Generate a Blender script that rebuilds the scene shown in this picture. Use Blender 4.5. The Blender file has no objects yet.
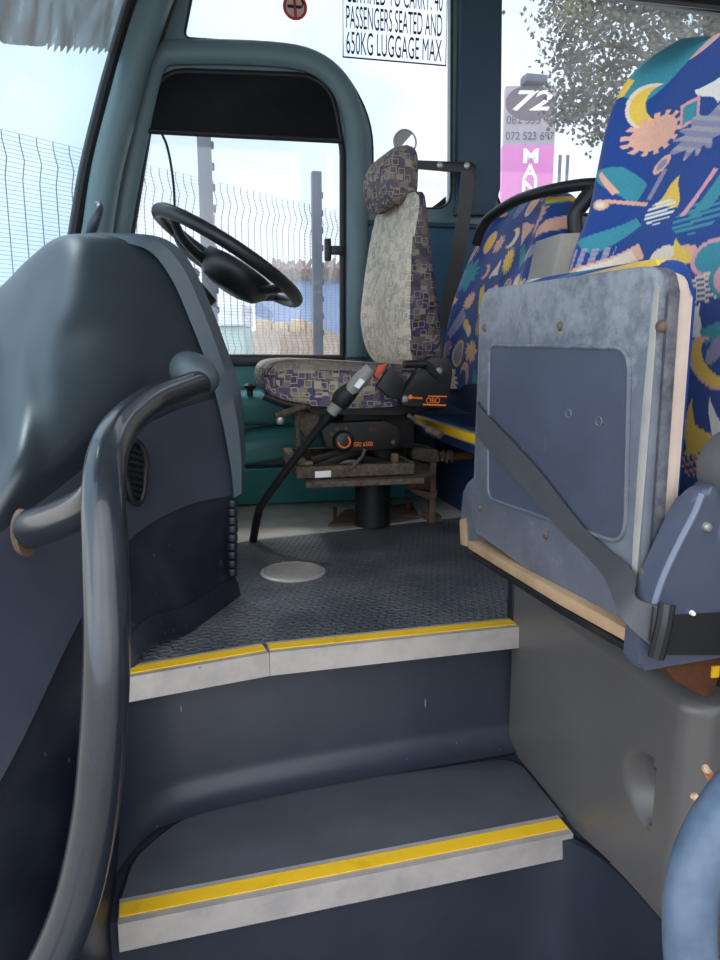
import bpy, bmesh, math, random
import numpy as np
from mathutils import Vector, Matrix, Euler

random.seed(7)
rng = np.random.default_rng(7)
SC = bpy.context.scene
COL = SC.collection

# ------------------------------------------------------------------ camera
F_PX = 712.0
PITCH = math.atan(130 / 712)
PSI = math.radians(12)
CZ = 0.61
cam_d = bpy.data.cameras.new('camera')
cam_d.sensor_fit = 'VERTICAL'
cam_d.sensor_height = 24
cam_d.lens = 24 * F_PX / 960
cam_d.clip_start = 0.02
cam = bpy.data.objects.new('camera', cam_d)
COL.objects.link(cam)
cam.location = (0, 0, CZ)
cam.rotation_euler = (math.pi / 2 - PITCH, 0, -PSI)
SC.camera = cam

# ------------------------------------------------------------------ exposure, sky, sun
SC.view_settings.view_transform = 'Standard'
SC.view_settings.look = 'None'
SC.view_settings.gamma = 1
SC.view_settings.use_curve_mapping = False
SC.view_settings.exposure = 0.52

W = bpy.data.worlds.new('sky')
SC.world = W
W.use_nodes = True
nt = W.node_tree
nt.nodes.clear()
wout = nt.nodes.new('ShaderNodeOutputWorld')
bg = nt.nodes.new('ShaderNodeBackground')
tc = nt.nodes.new('ShaderNodeTexCoord')
nz = nt.nodes.new('ShaderNodeTexNoise')
nz.inputs['Scale'].default_value = 2.6
nz.inputs['Detail'].default_value = 5
rp = nt.nodes.new('ShaderNodeValToRGB')
rp.color_ramp.elements[0].position = 0.36
rp.color_ramp.elements[0].color = (0.55, 0.66, 0.80, 1)
rp.color_ramp.elements[1].position = 0.62
rp.color_ramp.elements[1].color = (0.92, 0.93, 0.96, 1)
dt = nt.nodes.new('ShaderNodeVectorMath')
dt.operation = 'DOT_PRODUCT'
dt.inputs[1].default_value = Vector((-0.62, -0.62, 0.48)).normalized()
mr = nt.nodes.new('ShaderNodeMapRange')
mr.inputs['From Min'].default_value = 0.1
mr.inputs['From Max'].default_value = 1.0
mr.inputs['To Min'].default_value = 1.22
mr.inputs['To Max'].default_value = 2.9
nt.links.new(tc.outputs['Generated'], nz.inputs['Vector'])
nt.links.new(nz.outputs['Fac'], rp.inputs['Fac'])
nt.links.new(tc.outputs['Generated'], dt.inputs[0])
nt.links.new(dt.outputs['Value'], mr.inputs['Value'])
nt.links.new(rp.outputs['Color'], bg.inputs['Color'])
nt.links.new(mr.outputs['Result'], bg.inputs['Strength'])
nt.links.new(bg.outputs['Background'], wout.inputs['Surface'])

sun_d = bpy.data.lights.new('sun', 'SUN')
sun_d.energy = 1.6
sun_d.angle = math.radians(12)
sun_d.color = (1, 0.95, 0.88)
sun = bpy.data.objects.new('sun', sun_d)
COL.objects.link(sun)
sun.rotation_euler = Euler((math.radians(38), 0, math.radians(-150)))

# ------------------------------------------------------------------ measuring helpers (photo pixel + a known plane -> metres)
_S, _C = math.sin(PSI), math.cos(PSI)


def ray(px, py):
    u = (px - 360) / F_PX
    v = (480 - py) / F_PX
    h = math.cos(PITCH) + v * math.sin(PITCH)
    z = v * math.cos(PITCH) - math.sin(PITCH)
    return Vector((u * _C + h * _S, -u * _S + h * _C, z)), h


def PD(px, py, d):
    r, h = ray(px, py)
    return r * (d / h) + Vector((0, 0, CZ))


def PX(px, py, x):
    r, h = ray(px, py)
    return r * (x / r.x) + Vector((0, 0, CZ))


def PY(px, py, y):
    r, h = ray(px, py)
    return r * (y / r.y) + Vector((0, 0, CZ))


def PZ(px, py, z):
    r, h = ray(px, py)
    return r * ((z - CZ) / r.z) + Vector((0, 0, CZ))


# ------------------------------------------------------------------ materials
def lin(hexs):
    hexs = hexs.lstrip('#')
    o = []
    for i in (0, 2, 4):
        c = int(hexs[i:i + 2], 16) / 255
        o.append(c / 12.92 if c <= 0.04045 else ((c + 0.055) / 1.055) ** 2.4)
    return o


def rgba(hexs):
    return (*lin(hexs), 1)


MATS = {}


def P(name, hexs, rough=0.5, metal=0.0, bump=None, var=None, spec=0.5, coat=0.0):
    """Principled with noise-driven colour variation var=(scale, hex2, lo, hi) and noise bump=(scale, strength)."""
    m = bpy.data.materials.new(name)
    m.use_nodes = True
    n = m.node_tree
    b = n.nodes['Principled BSDF']
    b.inputs['Base Color'].default_value = rgba(hexs)
    b.inputs['Roughness'].default_value = rough
    b.inputs['Metallic'].default_value = metal
    b.inputs['Specular IOR Level'].default_value = spec
    b.inputs['Coat Weight'].default_value = coat
    t = n.nodes.new('ShaderNodeTexCoord')
    if var is None:
        var = (9, None, 0.35, 0.75)
    sc, h2, lo, hi = var
    no = n.nodes.new('ShaderNodeTexNoise')
    no.inputs['Scale'].default_value = sc
    no.inputs['Detail'].default_value = 6
    no.inputs['Roughness'].default_value = 0.65
    n.links.new(t.outputs['Object'], no.inputs['Vector'])
    r = n.nodes.new('ShaderNodeValToRGB')
    r.color_ramp.elements[0].position = lo
    r.color_ramp.elements[1].position = hi
    a = lin(hexs)
    r.color_ramp.elements[0].color = (*a, 1)
    r.color_ramp.elements[1].color = rgba(h2) if h2 else (*[min(1, c * 1.15 + 0.004) for c in a], 1)
    n.links.new(no.outputs['Fac'], r.inputs['Fac'])
    n.links.new(r.outputs['Color'], b.inputs['Base Color'])
    if bump:
        nb = n.nodes.new('ShaderNodeTexNoise')
        nb.inputs['Scale'].default_value = bump[0]
        nb.inputs['Detail'].default_value = 3
        n.links.new(t.outputs['Object'], nb.inputs['Vector'])
        bp = n.nodes.new('ShaderNodeBump')
        bp.inputs['Strength'].default_value = bump[1]
        bp.inputs['Distance'].default_value = 0.002
        n.links.new(nb.outputs['Fac'], bp.inputs['Height'])
        n.links.new(bp.outputs['Normal'], b.inputs['Normal'])
    MATS[name] = m
    return m


def glass(name, tint, dust=0.05, gloss=0.05, dustcol='E8ECF0'):
    m = bpy.data.materials.new(name)
    m.use_nodes = True
    n = m.node_tree
    n.nodes.clear()
    o = n.nodes.new('ShaderNodeOutputMaterial')
    tr = n.nodes.new('ShaderNodeBsdfTransparent')
    tr.inputs['Color'].default_value = rgba(tint)
    gl = n.nodes.new('ShaderNodeBsdfGlossy')
    gl.inputs['Roughness'].default_value = 0.03
    tl = n.nodes.new('ShaderNodeBsdfTranslucent')
    tl.inputs['Color'].default_value = rgba(dustcol)
    t = n.nodes.new('ShaderNodeTexCoord')
    no = n.nodes.new('ShaderNodeTexNoise')
    no.inputs['Scale'].default_value = 6
    no.inputs['Detail'].default_value = 6
    n.links.new(t.outputs['Object'], no.inputs['Vector'])
    mp = n.nodes.new('ShaderNodeMapRange')
    mp.inputs['From Min'].default_value = 0.3
    mp.inputs['From Max'].default_value = 0.7
    mp.inputs['To Min'].default_value = dust * 0.6
    mp.inputs['To Max'].default_value = dust * 1.3
    n.links.new(no.outputs['Fac'], mp.inputs['Value'])
    a = n.nodes.new('ShaderNodeMixShader')
    b = n.nodes.new('ShaderNodeMixShader')
    b.inputs[0].default_value = gloss
    n.links.new(mp.outputs['Result'], a.inputs[0])
    n.links.new(tr.outputs[0], a.inputs[1])
    n.links.new(tl.outputs[0], a.inputs[2])
    n.links.new(a.outputs[0], b.inputs[1])
    n.links.new(gl.outputs[0], b.inputs[2])
    n.links.new(b.outputs[0], o.inputs['Surface'])
    return m


def film(name, hexs, streak, alpha_lo, alpha_hi):
    """A ragged tinted film: translucent colour mixed with clear, streaked along its height."""
    m = bpy.data.materials.new(name)
    m.use_nodes = True
    n = m.node_tree
    n.nodes.clear()
    o = n.nodes.new('ShaderNodeOutputMaterial')
    tr = n.nodes.new('ShaderNodeBsdfTransparent')
    df = n.nodes.new('ShaderNodeBsdfPrincipled')
    df.inputs['Roughness'].default_value = 0.35
    t = n.nodes.new('ShaderNodeTexCoord')
    mp = n.nodes.new('ShaderNodeMapping')
    mp.inputs['Scale'].default_value = streak
    no = n.nodes.new('ShaderNodeTexNoise')
    no.inputs['Scale'].default_value = 1
    no.inputs['Detail'].default_value = 4
    n.links.new(t.outputs['Object'], mp.inputs['Vector'])
    n.links.new(mp.outputs['Vector'], no.inputs['Vector'])
    r = n.nodes.new('ShaderNodeValToRGB')
    r.color_ramp.elements[0].position = 0.3
    r.color_ramp.elements[1].position = 0.7
    r.color_ramp.elements[0].color = rgba(hexs[0])
    r.color_ramp.elements[1].color = rgba(hexs[1])
    n.links.new(no.outputs['Fac'], r.inputs['Fac'])
    n.links.new(r.outputs['Color'], df.inputs['Base Color'])
    mr_ = n.nodes.new('ShaderNodeMapRange')
    mr_.inputs['From Min'].default_value = 0.3
    mr_.inputs['From Max'].default_value = 0.7
    mr_.inputs['To Min'].default_value = alpha_lo
    mr_.inputs['To Max'].default_value = alpha_hi
    n.links.new(no.outputs['Fac'], mr_.inputs['Value'])
    mx = n.nodes.new('ShaderNodeMixShader')
    n.links.new(mr_.outputs['Result'], mx.inputs[0])
    n.links.new(tr.outputs[0], mx.inputs[1])
    n.links.new(df.outputs[0], mx.inputs[2])
    n.links.new(mx.outputs[0], o.inputs['Surface'])
    return m


def mat_attr(name, rough=0.85):
    m = bpy.data.materials.new(name)
    m.use_nodes = True
    n = m.node_tree
    b = n.nodes['Principled BSDF']
    b.inputs['Roughness'].default_value = rough
    b.inputs['Specular IOR Level'].default_value = 0.2
    b.inputs['Sheen Weight'].default_value = 0.15
    at = n.nodes.new('ShaderNodeAttribute')
    at.attribute_name = 'weave'
    t = n.nodes.new('ShaderNodeTexCoord')
    no = n.nodes.new('ShaderNodeTexNoise')
    no.inputs['Scale'].default_value = 220
    n.links.new(t.outputs['Object'], no.inputs['Vector'])
    mx = n.nodes.new('ShaderNodeMix')
    mx.data_type = 'RGBA'
    mx.blend_type = 'MULTIPLY'
    mx.inputs[0].default_value = 0.35
    n.links.new(at.outputs['Color'], mx.inputs[6])
    n.links.new(no.outputs['Color'], mx.inputs[7])
    g = n.nodes.new('ShaderNodeBrightContrast')
    g.inputs['Bright'].default_value = 0.0
    n.links.new(mx.outputs[2], g.inputs['Color'])
    n.links.new(g.outputs['Color'], b.inputs['Base Color'])
    bp = n.nodes.new('ShaderNodeBump')
    bp.inputs['Strength'].default_value = 0.25
    bp.inputs['Distance'].default_value = 0.002
    n.links.new(no.outputs['Fac'], bp.inputs['Height'])
    n.links.new(bp.outputs['Normal'], b.inputs['Normal'])
    return m


def mat_maze(name, cols, line, wear, wear_amt, scale=26):
    """Woven fabric of overlapping small squares with pale outlines; wear bleaches it in patches."""
    m = bpy.data.materials.new(name)
    m.use_nodes = True
    n = m.node_tree
    b = n.nodes['Principled BSDF']
    b.inputs['Roughness'].default_value = 0.9
    b.inputs['Specular IOR Level'].default_value = 0.15
    t = n.nodes.new('ShaderNodeTexCoord')

    def vor(sc, feat):
        v = n.nodes.new('ShaderNodeTexVoronoi')
        v.distance = 'CHEBYCHEV'
        v.feature = feat
        v.inputs['Scale'].default_value = sc
        v.inputs['Randomness'].default_value = 0.85
        n.links.new(t.outputs['Object'], v.inputs['Vector'])
        return v
    v1 = vor(scale, 'F1')
    sp = n.nodes.new('ShaderNodeSeparateColor')
    n.links.new(v1.outputs['Color'], sp.inputs[0])
    r = n.nodes.new('ShaderNodeValToRGB')
    r.color_ramp.interpolation = 'CONSTANT'
    el = r.color_ramp.elements
    el[0].position = 0
    el[0].color = rgba(cols[0])
    el[1].position = 1 / len(cols)
    el[1].color = rgba(cols[1])
    for i, c in enumerate(cols[2:], 2):
        e = el.new(i / len(cols))
        e.color = rgba(c)
    n.links.new(sp.outputs[0], r.inputs['Fac'])
    # outlines: a band of the chebychev distance
    v2 = vor(scale * 0.8, 'F1')
    a1 = n.nodes.new('ShaderNodeMath')
    a1.operation = 'COMPARE'
    a1.inputs[1].default_value = 0.33
    a1.inputs[2].default_value = 0.045
    n.links.new(v2.outputs['Distance'], a1.inputs[0])
    mx = n.nodes.new('ShaderNodeMix')
    mx.data_type = 'RGBA'
    n.links.new(a1.outputs[0], mx.inputs[0])
    n.links.new(r.outputs['Color'], mx.inputs[6])
    mx.inputs[7].default_value = rgba(line)
    no = n.nodes.new('ShaderNodeTexNoise')
    no.inputs['Scale'].default_value = 7
    no.inputs['Detail'].default_value = 5
    n.links.new(t.outputs['Object'], no.inputs['Vector'])
    wr = n.nodes.new('ShaderNodeMapRange')
    wr.inputs['From Min'].default_value = 0.3
    wr.inputs['From Max'].default_value = 0.7
    wr.inputs['To Min'].default_value = max(0, wear_amt - 0.2)
    wr.inputs['To Max'].default_value = min(1, wear_amt + 0.2)
    n.links.new(no.outputs['Fac'], wr.inputs['Value'])
    m2 = n.nodes.new('ShaderNodeMix')
    m2.data_type = 'RGBA'
    n.links.new(wr.outputs['Result'], m2.inputs[0])
    n.links.new(mx.outputs[2], m2.inputs[6])
    m2.inputs[7].default_value = rgba(wear)
    n.links.new(m2.outputs[2], b.inputs['Base Color'])
    return m


def mat_checker_plate(name):
    """Dark rubber floor with rows of small raised lozenges turned in alternate directions."""
    m = bpy.data.materials.new(name)
    m.use_nodes = True
    n = m.node_tree
    b = n.nodes['Principled BSDF']
    b.inputs['Specular IOR Level'].default_value = 0.5
    t = n.nodes.new('ShaderNodeTexCoord')
    sx = n.nodes.new('ShaderNodeSeparateXYZ')
    n.links.new(t.outputs['Object'], sx.inputs[0])

    def M(op, a, bb=None):
        q = n.nodes.new('ShaderNodeMath')
        q.operation = op
        for i, v in enumerate((a, bb)):
            if v is None:
                continue
            if isinstance(v, (int, float)):
                q.inputs[i].default_value = v
            else:
                n.links.new(v, q.inputs[i])
        return q.outputs[0]
    k = 2 * math.pi / 0.027
    x = M('MULTIPLY', sx.outputs[0], k)
    y = M('MULTIPLY', sx.outputs[1], k)
    a = M('ADD', x, y)
    d = M('SUBTRACT', x, y)
    # lozenges along one diagonal
    s1 = M('MULTIPLY', M('SINE', a), M('SINE', M('MULTIPLY', d, 0.5)))
    s2 = M('MULTIPLY', M('COSINE', d), M('COSINE', M('MULTIPLY', a, 0.5)))
    h = M('MAXIMUM', M('SMOOTH_MAX', s1, s2), 0.25)
    bp = n.nodes.new('ShaderNodeBump')
    bp.inputs['Strength'].default_value = 1.0
    bp.inputs['Distance'].default_value = 0.006
    n.links.new(h, bp.inputs['Height'])
    n.links.new(bp.outputs['Normal'], b.inputs['Normal'])
    no = n.nodes.new('ShaderNodeTexNoise')
    no.inputs['Scale'].default_value = 5
    no.inputs['Detail'].default_value = 8
    n.links.new(t.outputs['Object'], no.inputs['Vector'])
    r = n.nodes.new('ShaderNodeValToRGB')
    r.color_ramp.elements[0].position = 0.35
    r.color_ramp.elements[1].position = 0.75
    r.color_ramp.elements[0].color = rgba('4A4F56')
    r.color_ramp.elements[1].color = rgba('707274')
    n.links.new(no.outputs['Fac'], r.inputs['Fac'])
    n.links.new(r.outputs['Color'], b.inputs['Base Color'])
    rr = n.nodes.new('ShaderNodeMapRange')
    rr.inputs['To Min'].default_value = 0.24
    rr.inputs['To Max'].default_value = 0.5
    n.links.new(no.outputs['Fac'], rr.inputs['Value'])
    n.links.new(rr.outputs['Result'], b.inputs['Roughness'])
    return m


m_navy = P('navy plastic', '2A2E39', 0.42, bump=(300, 0.12), var=(6, '343844', 0.4, 0.8))
m_tread = P('grey tread rubber', '43464E', 0.5, bump=(400, 0.25), var=(7, '4D5058', 0.35, 0.7))
m_fillet = P('navy moulded riser', '2B303C', 0.36, bump=(250, 0.1), var=(5, '353A46', 0.4, 0.8))
m_check = mat_checker_plate('checker floor')
m_vinyl = P('dusty vinyl floor', 'C4C4BE', 0.75, bump=(60, 0.1), var=(3.5, 'A89C8C', 0.4, 0.68))
m_alum = P('worn aluminium', 'BFB6B0', 0.5, 0.35, bump=(120, 0.15), var=(14, '9C9896', 0.4, 0.8))
m_yellow = P('yellow strip', 'F2C020', 0.55, bump=(200, 0.2), var=(16, 'B98A22', 0.55, 0.95))
m_black = P('black plastic', '17181B', 0.42, bump=(300, 0.1))
m_rubber = P('black rubber', '0F1012', 0.6)
m_teal = P('teal moulding', '5A7076', 0.45, bump=(200, 0.05), var=(3, '61777C', 0.4, 0.7))
m_tealwall = P('teal console plastic', '43898A', 0.45, bump=(200, 0.05), var=(5, '357A78', 0.4, 0.7))
m_blue = P('blue trim panel', '2C5670', 0.6, bump=(300, 0.1), var=(4, '305C78', 0.4, 0.7))
m_bluebox = P('dark blue riser', '1F3558', 0.5, bump=(250, 0.1), var=(5, '28406A', 0.4, 0.7))
m_dash = P('dash cowl plastic', '222B32', 0.34, bump=(180, 0.08), var=(5, '29343B', 0.4, 0.7), spec=0.8)
m_bezel = P('dash edge plastic', '465059', 0.5, bump=(300, 0.12), var=(8, '4E5962', 0.4, 0.75))
m_side = P('dash side plastic', '363B48', 0.42, bump=(300, 0.12), var=(6, '3F4450', 0.4, 0.75))
m_kick = P('kick panel plastic', '191D27', 0.38, bump=(250, 0.1), var=(8, '2B2F3A', 0.45, 0.8))
m_rail = P('grey rail coating', '20252C', 0.25, bump=(150, 0.04), var=(7, '2A3038', 0.4, 0.75), coat=0.4)
m_pale = P('pale worn coating', '3E494E', 0.45, bump=(150, 0.1), var=(30, '5A6466', 0.5, 0.9))
m_handle2 = P('blue grey handle coating', '45566B', 0.4, bump=(120, 0.1), var=(20, '607286', 0.4, 0.8))
m_pan = P('grey blue seat plastic', '565B66', 0.45, bump=(350, 0.2), var=(6, '7C7F86', 0.45, 0.85))
m_panrim = P('dark seat pan rim', '3C3F48', 0.5, bump=(350, 0.2), var=(6, '55575E', 0.45, 0.8))
m_panrec = P('recessed seat plastic', '434858', 0.42, bump=(350, 0.15), var=(5, '4D5262', 0.4, 0.75))
m_worn = P('scuffed plastic edge', 'A09C96', 0.6, bump=(200, 0.2), var=(20, '7B7D83', 0.45, 0.8))
m_foam = P('old foam', 'C9B6A8', 0.95, bump=(90, 0.4), var=(12, 'B89F90', 0.4, 0.8))
m_wood = P('bare plywood edge', 'A98C6C', 0.8, bump=(80, 0.2), var=(10, '8A6C4C', 0.45, 0.8))
m_belt = P('belt webbing', '3F4044', 0.6, bump=(500, 0.4), var=(10, '494A4E', 0.4, 0.8))
m_beltdark = P('dark belt webbing', '4E4B4B', 0.7, bump=(500, 0.4))
m_screw = P('zinc screw', 'A8A6A2', 0.4, 0.7)
m_rust = P('rusted steel', '4A2E20', 0.85, 0.2, bump=(60, 0.5), var=(18, '6E4026', 0.4, 0.7))
m_rustdull = P('dull rusty steel', '5A463A', 0.85, 0.2, bump=(60, 0.5), var=(18, '7C6250', 0.4, 0.7))
m_dusty = P('dusty brown steel', '4A3F36', 0.8, 0.2, bump=(60, 0.4), var=(60, '7E6C5A', 0.4, 0.8))
m_blacksteel = P('black steel', '1B1A1C', 0.55, 0.3, bump=(80, 0.2), var=(12, '37302C', 0.5, 0.8))
m_orange = P('orange print', 'E8702A', 0.5)
m_red = P('red plastic', 'C8452E', 0.45)
m_white = P('white print', 'E6E6E4', 0.6)
m_grip = P('grey grip rubber', '83827E', 0.6, bump=(120, 0.2))
m_stepbox = P('grey moulded panel', '5A5756', 0.34, bump=(260, 0.1), var=(4, '64615F', 0.4, 0.75))
m_pillar = P('backlit teal pillar trim', '34495A', 0.55, bump=(300, 0.08), var=(4, '3A5060', 0.4, 0.7))  # teal darkened in the colour, as the pillar is backlit
m_ceil = P('pale headlining', 'B9BAB6', 0.9)
m_armrest = P('grey vinyl armrest', '9A938A', 0.6, bump=(200, 0.2), var=(8, 'A8A198', 0.4, 0.75))
m_knob = P('grey black knob', '4A4A4C', 0.5, bump=(250, 0.15))
m_bluefab = mat_attr('blue patterned moquette')
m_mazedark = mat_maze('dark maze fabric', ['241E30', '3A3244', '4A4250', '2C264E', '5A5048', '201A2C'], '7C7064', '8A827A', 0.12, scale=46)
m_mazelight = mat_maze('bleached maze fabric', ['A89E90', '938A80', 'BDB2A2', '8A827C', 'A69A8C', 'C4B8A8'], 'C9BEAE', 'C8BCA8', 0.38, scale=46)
m_mazemid = mat_maze('worn maze fabric', ['38304A', '625850', '463E5A', '7A7064', '342C50', '544A4C'], '958A7C', '8E857C', 0.25, scale=46)
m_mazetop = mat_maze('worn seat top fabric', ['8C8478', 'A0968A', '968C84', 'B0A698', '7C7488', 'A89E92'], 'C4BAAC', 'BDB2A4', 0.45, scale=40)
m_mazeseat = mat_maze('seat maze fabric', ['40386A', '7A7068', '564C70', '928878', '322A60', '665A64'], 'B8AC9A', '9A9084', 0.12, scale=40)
m_glass = glass('window glass', 'F4F7FA', 0.05, 0.04)
m_glassdusty = glass('dusty window glass', 'F2F4F8', 0.06, 0.03)
m_glassw = glass('windscreen glass', 'E2EEF4', 0.04, 0.05)
m_notice = glass('notice film', 'FAFBFF', 0.03, 0.01)
m_film = film('ragged sun film', ('7C8E9A', 'A8A29A'), (22, 22, 1.2), 0.42, 0.8)
m_ink = P('black ink', '101014', 0.6)
m_wire = P('fence wire', '7C7F88', 0.6, 0.2)
m_post = P('grey fence post', '565B68', 0.6, 0.2)
m_ground = P('dusty yard ground', '9A9286', 0.9, bump=(20, 0.5), var=(1.5, 'AAA498', 0.35, 0.7))
m_tarp = P('blue sheet', '7088B0', 0.6, bump=(12, 0.4), var=(2, '94A4C0', 0.4, 0.7))
m_reed = P('dry reed', 'A8907A', 0.9, bump=(50, 0.5), var=(9, 'C2AC92', 0.4, 0.7))
m_thatch = P('brown thatch', '8A7468', 0.95, bump=(40, 0.8), var=(14, '5E5048', 0.4, 0.7))
m_kiosk = P('pale green sheet', '9FB8AC', 0.7, var=(2, 'AFC4BA', 0.4, 0.7))
m_kioskw = P('white sheet', 'E4E8EA', 0.7)
m_crate = P('tan crate', 'C6AE86', 0.8, var=(8, 'A98C64', 0.4, 0.7))
m_leaf = P('tree leaf', '333F2E', 0.6, var=(1.3, '6E6E3A', 0.45, 0.7))
m_bark = P('tree bark', '5A5048', 0.9, bump=(30, 0.6))
m_pink = P('pink sign face', 'D273B4', 0.5, var=(1, 'D87CBB', 0.4, 0.7))
m_greysign = P('grey sign face', '9C9298', 0.5)
m_oval = P('dark oval print', '5E5058', 0.5)
m_signw = P('white sign lettering', 'F2F0F2', 0.5)
m_signd = P('grey sign lettering', '5A525C', 0.5)




def scuff(m, zlo, zhi, hexs, scale, amount):
    """Rubbed paler patches that gather towards one end of a plastic part's height."""
    n = m.node_tree
    b = n.nodes['Principled BSDF']
    src = b.inputs['Base Color'].links[0].from_socket
    t = n.nodes.new('ShaderNodeTexCoord')
    sx = n.nodes.new('ShaderNodeSeparateXYZ')
    n.links.new(t.outputs['Object'], sx.inputs[0])
    mp = n.nodes.new('ShaderNodeMapRange')
    mp.inputs['From Min'].default_value = zlo
    mp.inputs['From Max'].default_value = zhi
    mp.inputs['To Min'].default_value = 0.0
    mp.inputs['To Max'].default_value = 0.32
    n.links.new(sx.outputs[2], mp.inputs['Value'])
    no = n.nodes.new('ShaderNodeTexNoise')
    no.inputs['Scale'].default_value = scale
    no.inputs['Detail'].default_value = 8
    no.inputs['Roughness'].default_value = 0.75
    n.links.new(t.outputs['Object'], no.inputs['Vector'])
    ad = n.nodes.new('ShaderNodeMath')
    ad.operation = 'ADD'
    n.links.new(no.outputs['Fac'], ad.inputs[0])
    n.links.new(mp.outputs['Result'], ad.inputs[1])
    th = n.nodes.new('ShaderNodeMapRange')
    th.inputs['From Min'].default_value = 0.58
    th.inputs['From Max'].default_value = 0.80
    th.inputs['To Max'].default_value = amount
    n.links.new(ad.outputs[0], th.inputs['Value'])
    mx = n.nodes.new('ShaderNodeMix')
    mx.data_type = 'RGBA'
    n.links.new(th.outputs['Result'], mx.inputs[0])
    n.links.new(src, mx.inputs[6])
    mx.inputs[7].default_value = rgba(hexs)
    n.links.new(mx.outputs[2], b.inputs['Base Color'])


def scratches(m, hexs, scale, amount):
    """Short pale scratches left by luggage."""
    n = m.node_tree
    b = n.nodes['Principled BSDF']
    src = b.inputs['Base Color'].links[0].from_socket
    t = n.nodes.new('ShaderNodeTexCoord')
    last = src
    for rot in ((0.3, 0.9, 0.2), (1.2, -0.5, 0.7)):
        mp = n.nodes.new('ShaderNodeMapping')
        mp.inputs['Rotation'].default_value = rot
        mp.inputs['Scale'].default_value = (scale, scale * 0.9, scale * 0.12)
        n.links.new(t.outputs['Object'], mp.inputs['Vector'])
        v = n.nodes.new('ShaderNodeTexVoronoi')
        v.inputs['Scale'].default_value = 1
        n.links.new(mp.outputs['Vector'], v.inputs['Vector'])
        lt = n.nodes.new('ShaderNodeMath')
        lt.operation = 'LESS_THAN'
        lt.inputs[1].default_value = 0.055
        n.links.new(v.outputs['Distance'], lt.inputs[0])
        ml = n.nodes.new('ShaderNodeMath')
        ml.operation = 'MULTIPLY'
        ml.inputs[1].default_value = amount
        n.links.new(lt.outputs[0], ml.inputs[0])
        mx = n.nodes.new('ShaderNodeMix')
        mx.data_type = 'RGBA'
        n.links.new(ml.outputs[0], mx.inputs[0])
        n.links.new(last, mx.inputs[6])
        mx.inputs[7].default_value = rgba(hexs)
        last = mx.outputs[2]
    n.links.new(last, b.inputs['Base Color'])


scuff(m_pan, 0.52, 0.74, '9C9DA0', 30, 0.5)
scuff(m_panrim, 0.2, 0.9, '77787C', 40, 0.6)
scratches(m_fillet, '8E929C', 30, 0.55)
scratches(m_kick, '6E7480', 40, 0.5)
scratches(m_panrec, '6C7284', 36, 0.4)
scratches(m_tread, '7C7E84', 46, 0.35)

# ------------------------------------------------------------------ mesh helpers
def put(name, bm, mats, parent=None, sharp=35, recalc=True):
    if recalc:
        bmesh.ops.recalc_face_normals(bm, faces=bm.faces[:])
    me = bpy.data.meshes.new(name)
    bm.to_mesh(me)
    bm.free()
    for m in (mats if isinstance(mats, (list, tuple)) else [mats]):
        me.materials.append(m)
    me.polygons.foreach_set('use_smooth', [True] * len(me.polygons))
    me.set_sharp_from_angle(angle=math.radians(sharp))
    o = bpy.data.objects.new(name, me)
    COL.objects.link(o)
    if parent is not None:
        o.parent = parent
        if parent.type == 'EMPTY':      # meshes are built in place, so only an Empty carries an offset
            o.matrix_parent_inverse = Matrix.Translation(-parent.location)
    return o


def tag(o, label, cat, group=None, kind=None):
    if label:
        o['label'] = label
    if cat:
        o['category'] = cat
    if group:
        o['group'] = group
    if kind:
        o['kind'] = kind
    return o


def thing(name, label, cat, loc, group=None, kind=None):
    o = bpy.data.objects.new(name, None)
    o.empty_display_size = 0.05
    COL.objects.link(o)
    o.location = loc
    return tag(o, label, cat, group, kind)


def struct(name, bm, m, parent=None, **k):
    o = put(name, bm, m, parent, **k)
    if parent is None:
        o['kind'] = 'structure'
    return o


def spline(pts, n):
    """Catmull-Rom through pts (tuples of any length)."""
    a = np.array([list(p) for p in pts], float)
    a = np.vstack([2 * a[0] - a[1], a, 2 * a[-1] - a[-2]])
    out = []
    for i in range(1, len(a) - 2):
        for k in range(n):
            t = k / n
            out.append(0.5 * (2 * a[i] + (a[i + 1] - a[i - 1]) * t + (2 * a[i - 1] - 5 * a[i] + 4 * a[i + 1] - a[i + 2]) * t * t
                              + (-a[i - 1] + 3 * a[i] - 3 * a[i + 1] + a[i + 2]) * t ** 3))
    out.append(a[-2])
    return np.array(out)


def add_tube(bm, pts, r, seg=12, n=1, closed=False, flat=None, up=None, cap=True):
    """Round tube; r float or list; flat=(a,b) scales the section along (up, side)."""
    if isinstance(r, (int, float)):
        r = [r] * len(pts)
    q = np.array([[*p, rr] for p, rr in zip(pts, r)], float)
    if n > 1:
        if closed:
            q = np.vstack([q, q[0]])
        q = spline(q, n)
        if closed:
            q = q[:-1]
    P3 = [Vector(v[:3]) for v in q]
    N = len(P3)
    rings = []
    u = None
    for i in range(N):
        if closed:
            t = (P3[(i + 1) % N] - P3[i - 1]).normalized()
        else:
            t = (P3[min(i + 1, N - 1)] - P3[max(i - 1, 0)]).normalized()
        if up is not None:
            u = Vector(up)
        elif u is None:
            u = Vector((0, 0, 1)) if abs(t.z) < 0.9 else Vector((1, 0, 0))
        u = (u - t * u.dot(t)).normalized()
        s = t.cross(u)
        fa, fb = flat or (1, 1)
        rings.append([bm.verts.new(P3[i] + (u * math.cos(2 * math.pi * k / seg) * fa + s * math.sin(2 * math.pi * k / seg) * fb) * q[i][3])
                      for k in range(seg)])
    for i in range(N if closed else N - 1):
        A, B = rings[i], rings[(i + 1) % N]
        for k in range(seg):
            bm.faces.new((A[k], A[(k + 1) % seg], B[(k + 1) % seg], B[k]))
    if cap and not closed:
        bm.faces.new(rings[0][::-1])
        bm.faces.new(rings[-1])
    return bm


def tube(pts, r, **k):
    bm = bmesh.new()
    return add_tube(bm, pts, r, **k)


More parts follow.
